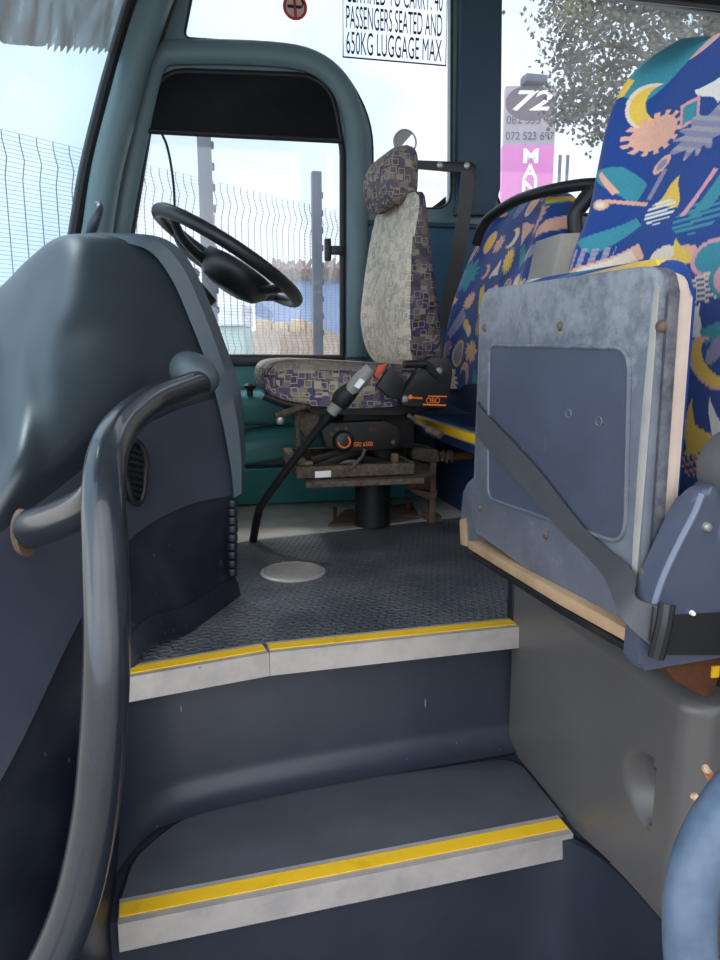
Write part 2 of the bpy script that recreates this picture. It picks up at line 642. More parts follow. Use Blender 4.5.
def add_box(bm, lo, hi, bevel=0.0, rot=None, seg=2):
    lo, hi = Vector(lo), Vector(hi)
    c = (lo + hi) / 2
    s = hi - lo
    mt = Matrix.Translation(c)
    if rot is not None:
        mt = mt @ Euler(rot).to_matrix().to_4x4()
    r = bmesh.ops.create_cube(bm, size=1, matrix=mt @ Matrix.Diagonal((*s, 1)))
    if bevel:
        es = list({e for v in r['verts'] for e in v.link_edges})
        bmesh.ops.bevel(bm, geom=es, offset=bevel, segments=seg, affect='EDGES', profile=0.5)
    return bm


def box(lo, hi, bevel=0.0, rot=None, seg=2):
    return add_box(bmesh.new(), lo, hi, bevel, rot, seg)


def add_prism(bm, pts, ext, bevel=0.0, seg=2):
    """Planar polygon pts extruded by vector ext; bevel rounds the two rims."""
    ext = Vector(ext)
    A = [bm.verts.new(Vector(p)) for p in pts]
    B = [bm.verts.new(Vector(p) + ext) for p in pts]
    fa = bm.faces.new(A)
    fb = bm.faces.new(B[::-1])
    n = len(A)
    for i in range(n):
        bm.faces.new((A[i], B[i], B[(i + 1) % n], A[(i + 1) % n]))
    if bevel:
        es = list(set(fa.edges) | set(fb.edges))
        bmesh.ops.bevel(bm, geom=es, offset=bevel, segments=seg, affect='EDGES', profile=0.5)
    return bm


def prism(pts, ext, bevel=0.0, seg=2):
    return add_prism(bmesh.new(), pts, ext, bevel, seg)


def add_cyl(bm, a, b, r, seg=20, r2=None, bevel=0.0):
    a, b = Vector(a), Vector(b)
    d = b - a
    mt = Matrix.Translation((a + b) / 2) @ d.to_track_quat('Z', 'Y').to_matrix().to_4x4()
    q = bmesh.ops.create_cone(bm, cap_ends=True, segments=seg, radius1=r, radius2=r if r2 is None else r2, depth=d.length, matrix=mt)
    if bevel:
        es = [e for v in q['verts'] for e in v.link_edges]
        es = [e for e in set(es) if len(e.link_faces) == 2 and any(len(f.verts) > 4 for f in e.link_faces)]
        bmesh.ops.bevel(bm, geom=es, offset=bevel, segments=3, affect='EDGES', profile=0.5)
    return bm


def cyl(a, b, r, **k):
    return add_cyl(bmesh.new(), a, b, r, **k)


def add_lathe(bm, origin, axis, prof, seg=28):
    """Revolve (radius, height) pairs about axis."""
    axis = Vector(axis).normalized()
    q = axis.to_track_quat('Z', 'Y')
    rings = []
    for r, h in prof:
        rings.append([bm.verts.new(Vector(origin) + q @ Vector((r * math.cos(2 * math.pi * k / seg), r * math.sin(2 * math.pi * k / seg), h)))
                      for k in range(seg)])
    for A, B in zip(rings, rings[1:]):
        for k in range(seg):
            bm.faces.new((A[k], A[(k + 1) % seg], B[(k + 1) % seg], B[k]))
    bm.faces.new(rings[0][::-1])
    bm.faces.new(rings[-1])
    return bm


def lathe(origin, axis, prof, seg=28):
    return add_lathe(bmesh.new(), origin, axis, prof, seg)


def add_grid(bm, rows, mi=0):
    V = [[bm.verts.new(Vector(p)) for p in r] for r in rows]
    for A, B in zip(V, V[1:]):
        for k in range(len(A) - 1):
            f = bm.faces.new((A[k], A[k + 1], B[k + 1], B[k]))
            f.material_index = mi
    return V


def smooth_grid(rows, nr, nc):
    a = np.array([[list(p) for p in r] for r in rows], float)
    b = np.array([spline(r, nc) for r in a])
    c = np.array([spline(b[:, j], nr) for j in range(b.shape[1])])
    return c.transpose(1, 0, 2)


def solid_grid(rows, thick):
    """Grid sheet given thickness (thick: vector or signed distance along the sheet normal)."""
    bm = bmesh.new()
    add_grid(bm, rows)
    if isinstance(thick, (int, float)):
        bmesh.ops.recalc_face_normals(bm, faces=bm.faces[:])
        bmesh.ops.solidify(bm, geom=bm.faces[:], thickness=thick)
    else:
        r = bmesh.ops.extrude_face_region(bm, geom=bm.faces[:])
        bmesh.ops.translate(bm, vec=Vector(thick), verts=[v for v in r['geom'] if isinstance(v, bmesh.types.BMVert)])
    return bm


def loft(rings, cap=True):
    bm = bmesh.new()
    V = [[bm.verts.new(Vector(p)) for p in r] for r in rings]
    n = len(V[0])
    for A, B in zip(V, V[1:]):
        for k in range(n):
            bm.faces.new((A[k], A[(k + 1) % n], B[(k + 1) % n], B[k]))
    if cap:
        bm.faces.new(V[0][::-1])
        bm.faces.new(V[-1])
    return bm


def round_poly(pts, r, seg=5):
    """Round the corners of a closed 2-D/3-D polygon; r number or list."""
    n = len(pts)
    out = []
    pts = [Vector(p) for p in pts]
    for i in range(n):
        a, b, c = pts[i - 1], pts[i], pts[(i + 1) % n]
        rr = r[i] if isinstance(r, (list, tuple)) else r
        if rr <= 0:
            out.append(b)
            continue
        da, dc = (a - b), (c - b)
        k = min(rr, da.length * 0.48, dc.length * 0.48)
        p0, p2 = b + da.normalized() * k, b + dc.normalized() * k
        for j in range(seg + 1):
            t = j / seg
            out.append((1 - t) ** 2 * p0 + 2 * t * (1 - t) * b + t * t * p2)
    return out


def plate(outline, holes, plane, off, thick):
    """Flat sheet with holes: 2-D outlines (x, z) in the plane y = off, given thickness along +y."""
    cu = bpy.data.curves.new('tmp', 'CURVE')
    cu.dimensions = '2D'
    cu.fill_mode = 'BOTH'
    cu.extrude = thick / 2
    for pl in [outline] + holes:
        s = cu.splines.new('POLY')
        s.points.add(len(pl) - 1)
        for p, q in zip(s.points, pl):
            p.co = (q[0], q[1], 0, 1)
        s.use_cyclic_u = True
    ob = bpy.data.objects.new('tmp', cu)
    COL.objects.link(ob)
    dg = bpy.context.evaluated_depsgraph_get()
    me = bpy.data.meshes.new_from_object(ob.evaluated_get(dg))
    bm = bmesh.new()
    bm.from_mesh(me)
    bpy.data.objects.remove(ob)
    bpy.data.curves.remove(cu)
    bpy.data.meshes.remove(me)
    for v in bm.verts:
        x, z, t = v.co
        v.co = (x, off + thick / 2 + t, z) if plane == 'y' else (off + thick / 2 + t, x, z)
    bmesh.ops.remove_doubles(bm, verts=bm.verts[:], dist=1e-5)
    return bm


def add_text(bm, body, o, ex, ey, w, h, depth=0.001, shear=0, fat=0.0):
    """Lettering stretched into the box o + [0,w]*ex + [0,h]*ey."""
    cu = bpy.data.curves.new('tmp', 'FONT')
    cu.body = body
    cu.size = 1
    cu.shear = shear
    cu.extrude = 0
    cu.offset = fat
    ob = bpy.data.objects.new('tmp', cu)
    COL.objects.link(ob)
    dg = bpy.context.evaluated_depsgraph_get()
    me = bpy.data.meshes.new_from_object(ob.evaluated_get(dg))
    co = np.array([v.co[:] for v in me.vertices])
    mn, mx = co.min(0), co.max(0)
    ex, ey, o = Vector(ex).normalized(), Vector(ey).normalized(), Vector(o)
    nrm = ex.cross(ey)
    vs = []
    for c in co:
        vs.append(bm.verts.new(o + ex * ((c[0] - mn[0]) / (mx[0] - mn[0]) * w) + ey * ((c[1] - mn[1]) / (mx[1] - mn[1]) * h) + nrm * depth))
    for p in me.polygons:
        try:
            bm.faces.new([vs[i] for i in p.vertices])
        except ValueError:
            pass
    bpy.data.objects.remove(ob)
    bpy.data.curves.remove(cu)
    bpy.data.meshes.remove(me)
    return bm


def text(body, o, ex, ey, w, h, **k):
    return add_text(bmesh.new(), body, o, ex, ey, w, h, **k)


def screw(parent, p, n, r, mat=None, name='screw'):
    n = Vector(n).normalized()
    bm = lathe(Vector(p) - n * 0.004, n, [(r, 0), (r, 0.005), (r * 0.7, 0.008), (r * 0.3, 0.0085)], 14)
    return put(name, bm, mat or m_screw, parent)


# ------------------------------------------------------------------ THE SETTING
WALL = 2.85

# cab floor and yard
struct('floor', box((-0.95, 1.9, -0.06), (3.0, WALL, -0.004)), m_vinyl)
g = box((-30, -20, -1.0), (40, 40, -0.85))
struct('ground', g, m_ground)
struct('ceiling', box((-0.95, 0.35, 2.22), (4.0, WALL + 0.06, 2.28), 0.01), m_ceil)

# driver's side wall: one teal shell with three window openings
def wp(pl):
    return [(PY(x, y, WALL).x, PY(x, y, WALL).z) for x, y in pl]


def rp2(pl, r):
    return [(v[0], v[1]) for v in round_poly([Vector((x, z, 0)) for x, z in wp(pl)], r)]


h_driver = rp2([(122, 300), (131, 235), (158, 70), (330, 76), (343, 150), (343, 358), (122, 357)], [0, 0, .10, .16, .03, .02, 0])
h_quarter = rp2([(183, 38), (293, 45), (342, 66), (372, 120), (373, 208), (452, 209), (453, -75), (205, -75)], [.03, .06, .1, .1, .02, .07, .03, .03])
h_pass = rp2([(496, 214), (719, 216), (900, 219), (900, 36), (720, 10), (500, -24)], [.10, 0, .1, .1, 0, .08])
out_wall = wp([(88, 262), (100, 205), (122, 125), (150, 45), (188, -50), (215, -100)]) + [(3.6, 2.25), (3.6, 1.10)] + \
    [(0.61, 1.10), (0.61, 0.55), (-0.36, 0.55)]
struct('wall_right', plate(out_wall, [h_driver, h_quarter, h_pass], 'y', WALL, 0.06), m_teal)
# lower trim wall in blue
struct('wall_lower', box((0.61, WALL + 0.002, -0.06), (3.6, WALL + 0.06, 1.098)), m_blue)
struct('wall_cab', box((-0.95, WALL + 0.002, -0.06), (0.608, WALL + 0.06, 0.548)), m_tealwall)
# pillar cover between the two big windows, its backlit shade put into the colour
pill = [(PY(x, y, WALL).x, PY(x, y, WALL).z) for x, y in [(458, -70), (457, 190), (452, 217), (490, 217), (498, 190), (500, -30)]]
struct('trim_1', prism([(x, WALL - 0.035, z) for x, z in pill], (0, 0.033, 0), 0.012), m_pillar)
# belt rail along the top of the blue trim
struct('trim_2', tube([(0.62, WALL - 0.004, 1.10), (3.4, WALL - 0.004, 1.10)], 0.010, seg=8), m_pillar)
# header rail over the passenger window
hx = [PY(x, y, WALL) for x, y in ((500, -30), (620, 0), (720, 11), (900, 40))]
struct('trim_3', tube([v - Vector((0, 0.02, -0.028)) for v in hx], 0.035, seg=10), m_black)
# raised moulding round the driver's window
mo = [PY(x, y, WALL - 0.012) for x, y in [(116, 250), (126, 190), (146, 90), (158, 58), (185, 52), (270, 54), (312, 62), (338, 82), (352, 112), (357, 150), (357, 250), (357, 357)]]
struct('trim_4', tube(mo, 0.042, seg=14, n=4, flat=(0.55, 1.0), up=(0, 1, 0)), m_teal)
# windscreen pillar: round teal post, black seal, inner groove
ap = [PY(x, y, 2.76) for x, y in [(93, 262), (97, 235), (107, 170), (125, 100), (139, 50), (156, 0), (180, -60), (200, -100)]]
struct('trim_5', tube(ap, 0.052, seg=18, n=4), m_teal)
gk = [PY(x, y, 2.78) for x, y in [(69, 262), (74, 235), (85, 170), (102, 100), (116, 50), (131, 0), (152, -60), (170, -100)]]
struct('trim_6', tube(gk, 0.022, seg=10, n=4), m_rubber)
gr = [PY(x, y, 2.83) for x, y in [(104, 262), (111, 235), (122, 170), (141, 100), (155, 50), (172, 0), (196, -60)]]
struct('trim_7', tube(gr, 0.016, seg=8, n=4), m_rubber)

# windscreen: curved sheet from the pillar seal towards the door side
gks = spline(gk, 6)


def gx(z):
    return float(np.interp(z, gks[:, 2], gks[:, 0]))


def wind(t, z, inset=0.0):
    return Vector((gx(z) - 0.62 * (1 - (1 - t) ** 2.2) + inset, 2.78 - 2.4 * t, z))


zz = np.linspace(0.62, 2.2, 24)
rows = [[wind(t, z) for t in np.linspace(0, 1, 26)] for z in zz]
struct('window_1', solid_grid(rows, (-0.005, 0.003, 0)), m_glassw)
# driver's window pane, quarter pane, passenger pane
def pane(name, hole, mat):
    q = [(x, WALL + 0.03, z) for x, z in hole]
    return struct(name, prism(q, (0, 0.005, 0)), mat)


w2 = pane('window_2', h_driver, m_glass)
w3 = pane('window_3', h_quarter, m_glass)
w4 = pane('window_4', h_pass, m_glassdusty)
# black rubber seals
def seal(hole, r, parent):
    return put('window_seal', tube([(x, WALL + 0.006, z) for x, z in hole], r, seg=8, closed=True), m_rubber, parent)


seal(h_driver, 0.013, w2)
seal(h_quarter, 0.007, w3)
seal(h_pass, 0.009, w4)
# corner of thick black adhesive in the quarter window
bmc = prism([PY(x, y, WALL + 0.02) for x, y in [(425, 212), (446, 212), (446, 196), (438, 203)]], (0, 0.006, 0))
put('seal_corner', bmc, m_rubber, w3)
# sliding part of the driver's window: bottom rail and latch
put('window_rail', box((PY(180, 360, WALL).x, WALL - 0.012, PY(240, 366, WALL).z), (0.545, WALL + 0.02, PY(240, 357, WALL).z), 0.004), m_black, w2)
lt = PY(328, 250, WALL - 0.012)
bml = box(lt + Vector((-0.014, -0.012, -0.042)), lt + Vector((0.012, 0.012, 0.042)), 0.006)
add_box(bml, lt + Vector((0.012, -0.008, -0.016)), lt + Vector((0.055, 0.02, 0.016)), 0.003)
put('window_latch', bml, m_black, w2)

# rear and door-side shell that the photo only feels as shade
struct('wall_rear', box((4.0, 0.35, -0.5), (4.06, WALL + 0.06, 2.28)), m_ceil)
struct('wall_left', plate([(0.95, -0.85), (4.0, -0.85), (4.0, 2.22), (-0.95, 2.22), (-0.95, 2.0), (0.95, 2.0)],
                          [[(1.2, 1.1), (3.7, 1.1), (3.7, 1.95), (1.2, 1.95)]], 'y', 0.35, 0.05), m_pillar)

# raised passenger platform behind the driver with a yellow edge
plat = thing('passenger_platform', 'dark blue raised platform with yellow edge behind the driver seat', 'platform', (1.9, 2.3, 0), kind='structure')
put('platform_body', box((0.93, 1.62, 0.0), (3.0, WALL, 0.31), 0.006), m_bluebox, plat)
put('platform_top', box((0.80, 1.62, 0.29), (3.0, WALL, 0.345), 0.006), m_bluebox, plat)
nb = put('nosing', box((0.785, 1.62, 0.325), (0.835, WALL - 0.002, 0.352), 0.003), m_alum, plat)
put('yellow_strip', box((0.782, 1.63, 0.331), (0.80, WALL - 0.004, 0.356), 0.002), m_yellow, nb)

# ------------------------------------------------------------------ entry steps
E1 = [PZ(100, 686, 0), PZ(132, 678, 0), PZ(200, 667, 0), PZ(269, 654, 0), PZ(390, 641, 0), PZ(517, 628, 0)]
e1 = [Vector((v.x, v.y, 0)) for v in E1]
e1 = [Vector((-0.32, 1.25, 0))] + e1[1:] + [Vector((1.6, e1[-1].y + 0.05, 0))]
seam = [PZ(170, 552, 0), PZ(252, 541, 0), PZ(462, 517, 0), PZ(560, 507, 0)]
up = thing('upper_step', 'upper entry step with checker plate floor and long yellow edged nosing', 'step', (0.25, 1.9, 0), kind='structure')
ckpoly = [v for v in e1] + [Vector((1.6, 2.5, 0)), Vector((seam[3].x, seam[3].y, 0)), Vector((seam[2].x, seam[2].y, 0)), Vector((seam[1].x, seam[1].y, 0)), Vector((-0.32, seam[0].y, 0))]
put('checker_tread', prism([v + Vector((0, 0, -0.03)) for v in ckpoly], (0, 0, 0.03)), m_check, up)
put('seam_strip', tube([Vector((seam[0].x, seam[0].y + 0.004, 0)), seam[1] + Vector((0, 0.004, 0)), seam[2] + Vector((0, 0.004, 0)), Vector((0.8, 2.42, 0))], 0.004, seg=6), m_alum, up)


def nosing(name, a, b, parent, dep=0.052, h=0.045):
    a, b = Vector(a), Vector(b)
    t = (b - a).normalized()
    n = Vector((t.y, -t.x, 0))       # towards the door
    z = a.z
    def sec(p):
        p = Vector(p)
        return [p + n * 0.004 + Vector((0, 0, 0.004)), p + n * 0.006 + Vector((0, 0, -h)), p - n * 0.0 + Vector((0, 0, -h)), p - n * 0.002 + Vector((0, 0, -0.002)),
                p - n * dep + Vector((0, 0, 0.0)), p - n * dep + Vector((0, 0, 0.004))]
    o = put(name, loft([sec(a), sec(b)]), m_alum, parent)
    def sec2(p):
        p = Vector(p)
        return [p - n * 0.011 + Vector((0, 0, 0.0035)), p - n * 0.011 + Vector((0, 0, 0.0058)), p - n * (dep - 0.012) + Vector((0, 0, 0.0058)), p - n * (dep - 0.012) + Vector((0, 0, 0.0035))]
    put('yellow_strip', loft([sec2(a + t * 0.002), sec2(b - t * 0.002)]), m_yellow, o)
    return o


nosing('nosing', e1[1] + Vector((-0.02, -0.004, 0)), e1[3] - Vector((0.001, 0, 0)), up)
nosing('nosing', e1[3] + Vector((0.001, 0, 0)), Vector((0.660, PZ(517, 628, 0).y, 0)), up)

# riser between the two treads, with a soft cove at the bottom
ZL = -0.295
def riser(y0, zt, zb, cove):
    pr = [(0.012, zt), (0.002, (zt + zb + cove) / 2), (-0.010, zb + cove)]
    for k in range(1, 9):
        a = k / 8 * math.pi / 2
        pr.append((-0.010 - 1.0 * cove * (1 - math.cos(a)), zb + cove * (1 - math.sin(a))))
    return pr


pr = riser(0, -0.044, ZL + 0.0035, 0.055)
ys = [PZ(x, 676, 0).y for x in (132,)]
edge = [(-0.205, 1.06), (-0.203, 1.12), (-0.198, 1.20), (-0.172, 1.288), (-0.115, 1.338), (-0.03, 1.364), (0.107, 1.385), (0.30, 1.405), (0.50, 1.42), (0.72, 1.437)]
es = spline(edge, 6)
tg = np.gradient(es, axis=0)
tg /= np.linalg.norm(tg, axis=1)[:, None]
ins = np.stack([tg[:, 1], -tg[:, 0]], 1)           # towards the open step
sl = np.concatenate([[0], np.cumsum(np.linalg.norm(np.diff(es, axis=0), axis=1))])
wk = np.clip(sl / 0.34, 0.05, 1.0)
wk = 0.05 + 0.95 * wk * wk * (3 - 2 * wk)      # the cove narrows to nothing along the left wall
rows = [[Vector((p[0] + n_[0] * -dy * w_, p[1] + n_[1] * -dy * w_ + 0.01, z)) for p, n_, w_ in zip(es, ins, wk)] for dy, z in pr]
put('riser', solid_grid(rows, (-0.006, 0.02, -0.006)), m_fillet, up)

lo_ = thing('lower_step', 'lower entry step with smooth grey tread and yellow edged nosing', 'step', (0.25, 1.1, ZL), kind='structure')
A2, B2 = PZ(118, 925, ZL), PZ(572, 834, ZL)
dirL = (B2 - A2).normalized()
nL = Vector((-dirL.y, dirL.x, 0))
put('tread_base', prism([Vector((-0.20, A2.y + 0.01, ZL - 0.04)), B2 + Vector((0.0, 0.02, -0.04)), Vector((0.70, 1.06, ZL - 0.04)), Vector((0.9, 1.06, ZL - 0.04)), Vector((0.9, 1.5, ZL - 0.04)), Vector((-0.20, 1.4, ZL - 0.04))], (0, 0, 0.036)), m_navy, lo_)
mat_out = round_poly([A2 + nL * 0.05, B2 + nL * 0.05 + dirL * 0.012, PZ(515, 758, ZL), PZ(330, 784, ZL), PZ(190, 812, ZL), PZ(135, 858, ZL)], [0, 0, .05, .1, .1, .03])
put('tread_groove', prism([Vector((v.x, v.y, ZL - 0.004)) + (Vector((v.x - 0.22, v.y - 1.12, 0)) * 0.018) for v in mat_out], (0, 0, 0.003)), m_rubber, lo_)
put('tread_mat', prism([Vector((v.x, v.y, ZL - 0.003)) for v in mat_out], (0, 0, 0.005), 0.0015), m_tread, lo_)
nosing('nosing', A2, B2, lo_)
# riser under the lower nosing, turning into the side wall through a big cove
pl = []
q0 = [(-0.21, A2.y + 0.010), (A2.x, A2.y + 0.012), (0.2, (A2.y + B2.y) / 2 + 0.012), (0.48, B2.y + 0.008), (0.60, B2.y + 0.004), (0.655, B2.y - 0.04), (0.680, B2.y - 0.12), (0.69, 0.80), (0.695, 0.5)]
qs = spline(q0, 6)
ztop = [ZL - 0.01] * len(qs)
rows = [[Vector((x, y, z)) for x, y in qs] for z in (ZL - 0.006, ZL - 0.10, ZL - 0.25, ZL - 0.5, -0.84)]
put('riser', solid_grid(rows, (0.002, 0.02, 0)), m_navy, lo_)
struct('floor_entry', box((-0.36, 0.35, -0.84), (0.7, 1.02, -0.62)), m_navy)
# left cheek of the stepwell
ck = [(-0.172, 1.42), (-0.168, 1.2), (-0.166, 1.0), (-0.17, 0.86), (-0.22, 0.7), (-0.32, 0.5), (-0.4, 0.36)]
cks = spline(ck, 4)

# round alloy cover in the floor
hp = PZ(293, 572, 0)
hc = thing('hatch_cover', 'round brushed aluminium cover set in the checker floor', 'floor cover', hp)
put('disc', lathe(hp - Vector((0, 0, 0.004)), (0, 0, 1), [(0.091, 0), (0.091, 0.006), (0.087, 0.0085), (0.078, 0.009), (0.05, 0.0095)], 48), m_alum, hc)
rb = bmesh.new()
add_tube(rb, [hp + Vector((0.079 * math.cos(a), 0.079 * math.sin(a), 0.005)) for a in np.linspace(0, 2 * math.pi, 40, endpoint=False)], 0.0015, seg=6, closed=True)
put('groove_ring', rb, m_grip, hc)

# ------------------------------------------------------------------ moulded panel on the right of the steps
sp_ = thing('stepwell_panel', 'grey moulded panel with oval hand recess right of the steps', 'panel', (0.9, 1.1, -0.3), kind='structure')
XP = 0.622
pc = [PX(512, 590, XP), PX(712, 710, XP), PX(664, 912, XP), PX(515, 757, XP)]
ny, nzz = 90, 100
rec = PX(648, 792, 0.66)
rows = []
plan = spline([(0.77, 0.662), (0.85, 0.660), (1.0, 0.660), (1.15, 0.660), (1.3, 0.659), (1.425, 0.658)], 8)
plan_y, plan_x = plan[:, 0], plan[:, 1]
YN, YF = 0.815, 1.425
for j in range(nzz + 1):
    row = []
    for i in range(ny + 1):
        y = YF + (YN - YF) * i / ny
        tz = j / nzz
        ztop = 0.108
        zb_ = ZL - 0.004 + 0.052 * max(0, min(1, (1.12 - y) / 0.26))
        z = ztop + (zb_ - ztop) * tz
        x = float(np.interp(y, plan_y, plan_x))
        # oval scoop: shallow from the far side, abrupt at its near edge
        dy = (rec.y - y) / 0.062
        dz = (z - rec.z) / 0.062
        half = 1 - dz * dz
        if half > 0:
            e = 0.25 * math.sqrt(half)            # near edge (right in the photo)
            f = -1.15 * math.sqrt(half)
            if f < dy < e:
                k = (dy - f) / (e - f)
                x += 0.075 * half * k ** 1.4
        # soft rounding towards the near corner and the top
        c = max(0, (YN + 0.04 - y) / 0.04)
        x += 0.035 * c * c
        c2 = max(0, (z - (ztop - 0.02)) / 0.02)
        x += 0.016 * c2 * c2
        row.append(Vector((x, y, z)))
    rows.append(row)
bm = bmesh.new()
V = add_grid(bm, rows)
# near return, far return and top close the box
def strip(vs, vec):
    nv = [bm.verts.new(v.co + Vector(vec)) for v in vs]
    for a, b, c, d in zip(vs, vs[1:], nv[1:], nv):
        bm.faces.new((a, b, c, d))
strip([r[-1] for r in V], (0.5, 0, 0))
strip([r[0] for r in V], (0.5, 0, 0))
strip(V[0], (0.5, 0, 0))
strip(V[-1], (0.12, 0, 0))
put('panel_face', bm, m_stepbox, sp_, sharp=50)
put('corner_post', box((0.655, 1.43, -0.0), (0.70, 1.46, 0.115), 0.006), m_kick, sp_)

# ------------------------------------------------------------------ DASH
dash = thing('dashboard', 'big rounded blue grey dashboard with handrail left of the steps', 'dashboard', (-0.4, 1.7, 0))


def G(rows):
    return [[PD(*q) for q in r] for r in rows]


R_A = [(165, 266, 1.98), (110, 260, 1.98), (66, 262, 2.02), (25, 285, 2.1), (-15, 325, 2.2), (-120, 420, 2.5)]
R_B = [(163, 243, 1.76), (112, 236, 1.74), (63, 236, 1.77), (30, 258, 1.84), (-5, 292, 1.95), (-120, 395, 2.25)]
R_C = [(188, 286, 1.735), (128, 292, 1.60), (80, 302, 1.53), (35, 322, 1.52), (-5, 355, 1.56), (-120, 460, 1.8)]
R_D = [(206, 325, 1.73), (146, 338, 1.565), (92, 358, 1.46), (42, 388, 1.40), (-5, 420, 1.39), (-120, 520, 1.52)]
R_E = [(219, 366, 1.725), (162, 384, 1.565), (108, 412, 1.41), (52, 450, 1.29), (-5, 484, 1.21), (-120, 600, 1.25)]
R_F = [(228, 395, 1.725), (172, 412, 1.60), (116, 444, 1.45), (62, 486, 1.30), (-5, 538, 1.16), (-120, 640, 0.92)]
cow = smooth_grid(G([R_A, R_B, R_C, R_D, R_E, R_F]), 7, 7)
put('cowl', solid_grid(cow, (-0.02, 0.03, -0.01)), m_dash, dash)
R_F2 = [(q[0], q[1], q[2] - 0.004) for q in R_F]
R_G = [(234, 450, 1.725), (180, 460, 1.60), (120, 490, 1.44), (66, 530, 1.28), (-5, 590, 1.11), (-120, 690, 0.9)]
R_H = [(238, 494, 1.715), (186, 506, 1.60), (130, 540, 1.44), (80, 620, 1.22), (-5, 790, 0.96), (-120, 930, 0.8)]
sidep = smooth_grid(G([R_F2, R_G, R_H]), 8, 7)
put('side_panel', solid_grid(sidep, (-0.01, 0.03, 0)), m_side, dash)
# lighter edge strip
inn = [(50, 252, 1.86), (66, 245, 1.80), (90, 242, 1.765), (115, 242, 1.735), (146, 250, 1.70), (168, 276, 1.70), (187, 318, 1.695), (206, 368, 1.685), (220, 420, 1.685), (229, 468, 1.685), (232, 498, 1.685)]
outr = [(47, 247, 1.88), (66, 236, 1.82), (90, 233, 1.785), (118, 233, 1.755), (160, 237, 1.735), (186, 256, 1.735), (206, 294, 1.735), (226, 346, 1.73), (240, 388, 1.725), (245, 437, 1.72), (244, 490, 1.715)]
a = spline([PD(q[0] + 2, q[1], q[2] - 0.012) for q in inn], 5)
b = spline([PD(*q) for q in outr], 5)
mid = (a + b) / 2 + np.array([0.006, -0.010, 0.004])
bz = solid_grid([list(map(Vector, a)), list(map(Vector, mid)), list(map(Vector, b))], (0.0, 0.075, 0))
put('edge_strip', bz, m_bezel, dash)
# console body behind the cowl, up to the driver's wall
put('console_body', box((-0.80, 1.80, 0.02), (-0.16, 2.70, 0.66), 0.04, seg=4), m_black, dash)
# kick panel: dark lower side running from the aisle corner to the stepwell
R_H2 = [(232, 494, 1.705), (187, 504, 1.615), (131, 537, 1.455), (81, 615, 1.235), (-5, 780, 0.98), (-120, 920, 0.82)]
kb = [PZ(236, 594, 0.0), PZ(187, 630, 0.0), Vector((-0.172, 1.36, 0)), Vector((-0.195, 1.12, -0.34)), Vector((-0.235, 0.80, -0.62)), Vector((-0.34, 0.55, -0.8))]
h2 = [PD(*q) for q in R_H2]
mid1 = [x.lerp(y, 0.5) + Vector((-0.006, 0.004, 0)) for x, y in zip(h2, kb)]
kick = smooth_grid([h2, mid1, kb], 8, 7)
put('kick_panel', solid_grid(kick, (-0.02, 0.03, 0)), m_kick, dash)
put('stepwell_cheek', solid_grid([[Vector((x - 0.02, y, z)) for x, y in cks] for z in (-0.12, -0.25, -0.5, -0.84)], (-0.03, 0, 0)), m_kick, dash)
# rubber skirt along the floor
def kick_at(f, out):
    row = [kick[-1 - int(round(f * 16))][j] for j in range(0, 16)]
    return [Vector(p) + Vector((0.010, -0.012, 0)) * out for p in row]


put('skirt', solid_grid([kick_at(0.16, 0.2), kick_at(0.13, 0.8), kick_at(0.0, 1.1)], (-0.008, 0.010, 0)), m_kick, dash)
# ribbed corner
rbm = bmesh.new()
for k in range(9):
    c = PD(232.5, 503 + k * 8.6, 1.70)
    add_cyl(rbm, c - Vector((0, 0, 0.0095)), c + Vector((0, 0, 0.0095)), 0.013, seg=14, bevel=0.003)
put('ribbed_corner', rbm, m_kick, dash)
# oval vent on the side
vc = PD(132, 472, 1.462)
vx = (PD(180, 462, 1.60) - PD(120, 490, 1.44)).normalized()
vx = Vector((vx.x, vx.y, 0)).normalized()
vn = Vector((vx.y, -vx.x, 0)).normalized()
vent = thing('vent', None, None, vc)
vent.parent = dash
vent.matrix_parent_inverse = Matrix.Translation(-dash.location)
def vpt(a, b, off=0.0):
    return vc + vx * a + Vector((0, 0, b)) + vn * off
ring = [vpt(0.030 * math.cos(t) * (1.05 if math.sin(t) > 0 else 0.85), 0.066 * math.sin(t), 0.012) for t in np.linspace(0, 2 * math.pi, 36, endpoint=False)]
vb = tube(ring, 0.006, seg=8, closed=True)
add_prism(vb, [p - vn * 0.006 for p in ring], -vn * 0.01)
for k in range(8):
    zc = -0.048 + k * 0.0135
    wv = 0.026 * math.sqrt(max(0.05, 1 - (zc / 0.066) ** 2))
    add_tube(vb, [vpt(-wv, zc + 0.008, 0.010), vpt(wv, zc - 0.008, 0.010)], 0.0042, seg=8)
COL.objects.unlink(vent)
bpy.data.objects.remove(vent)
put('air_vent', vb, m_rubber, dash)

# ------------------------------------------------------------------ thick grab rail on the dash
gr_ = thing('grab_rail', 'thick blue grey tubular grab rail curving down beside the steps', 'grab rail', PD(107, 650, 0.8))
rp_ = [(207, 381, 1.47), (200, 383, 1.43), (178, 391, 1.33), (148, 404, 1.20), (121, 427, 1.05), (107, 458, 0.94), (104, 500, 0.87), (106, 570, 0.82), (107, 650, 0.785), (103, 740, 0.765), (93, 830, 0.75), (72, 915, 0.735), (35, 990, 0.72), (-20, 1050, 0.71)]
put('rail', tube([PD(*q) for q in rp_], [0.024, 0.0262] + [0.0268] * 12, seg=24, n=6), m_rail, gr_)
put('branch', tube([PD(106, 470, 0.915), PD(92, 500, 0.92), PD(62, 518, 1.02), PD(30, 529, 1.15)], [0.022, 0.025, 0.029, 0.034], seg=20, n=5, flat=(1.0, 0.8), up=(0, 0, 1)), m_rail, gr_)
kp = PD(194, 374, 1.52)
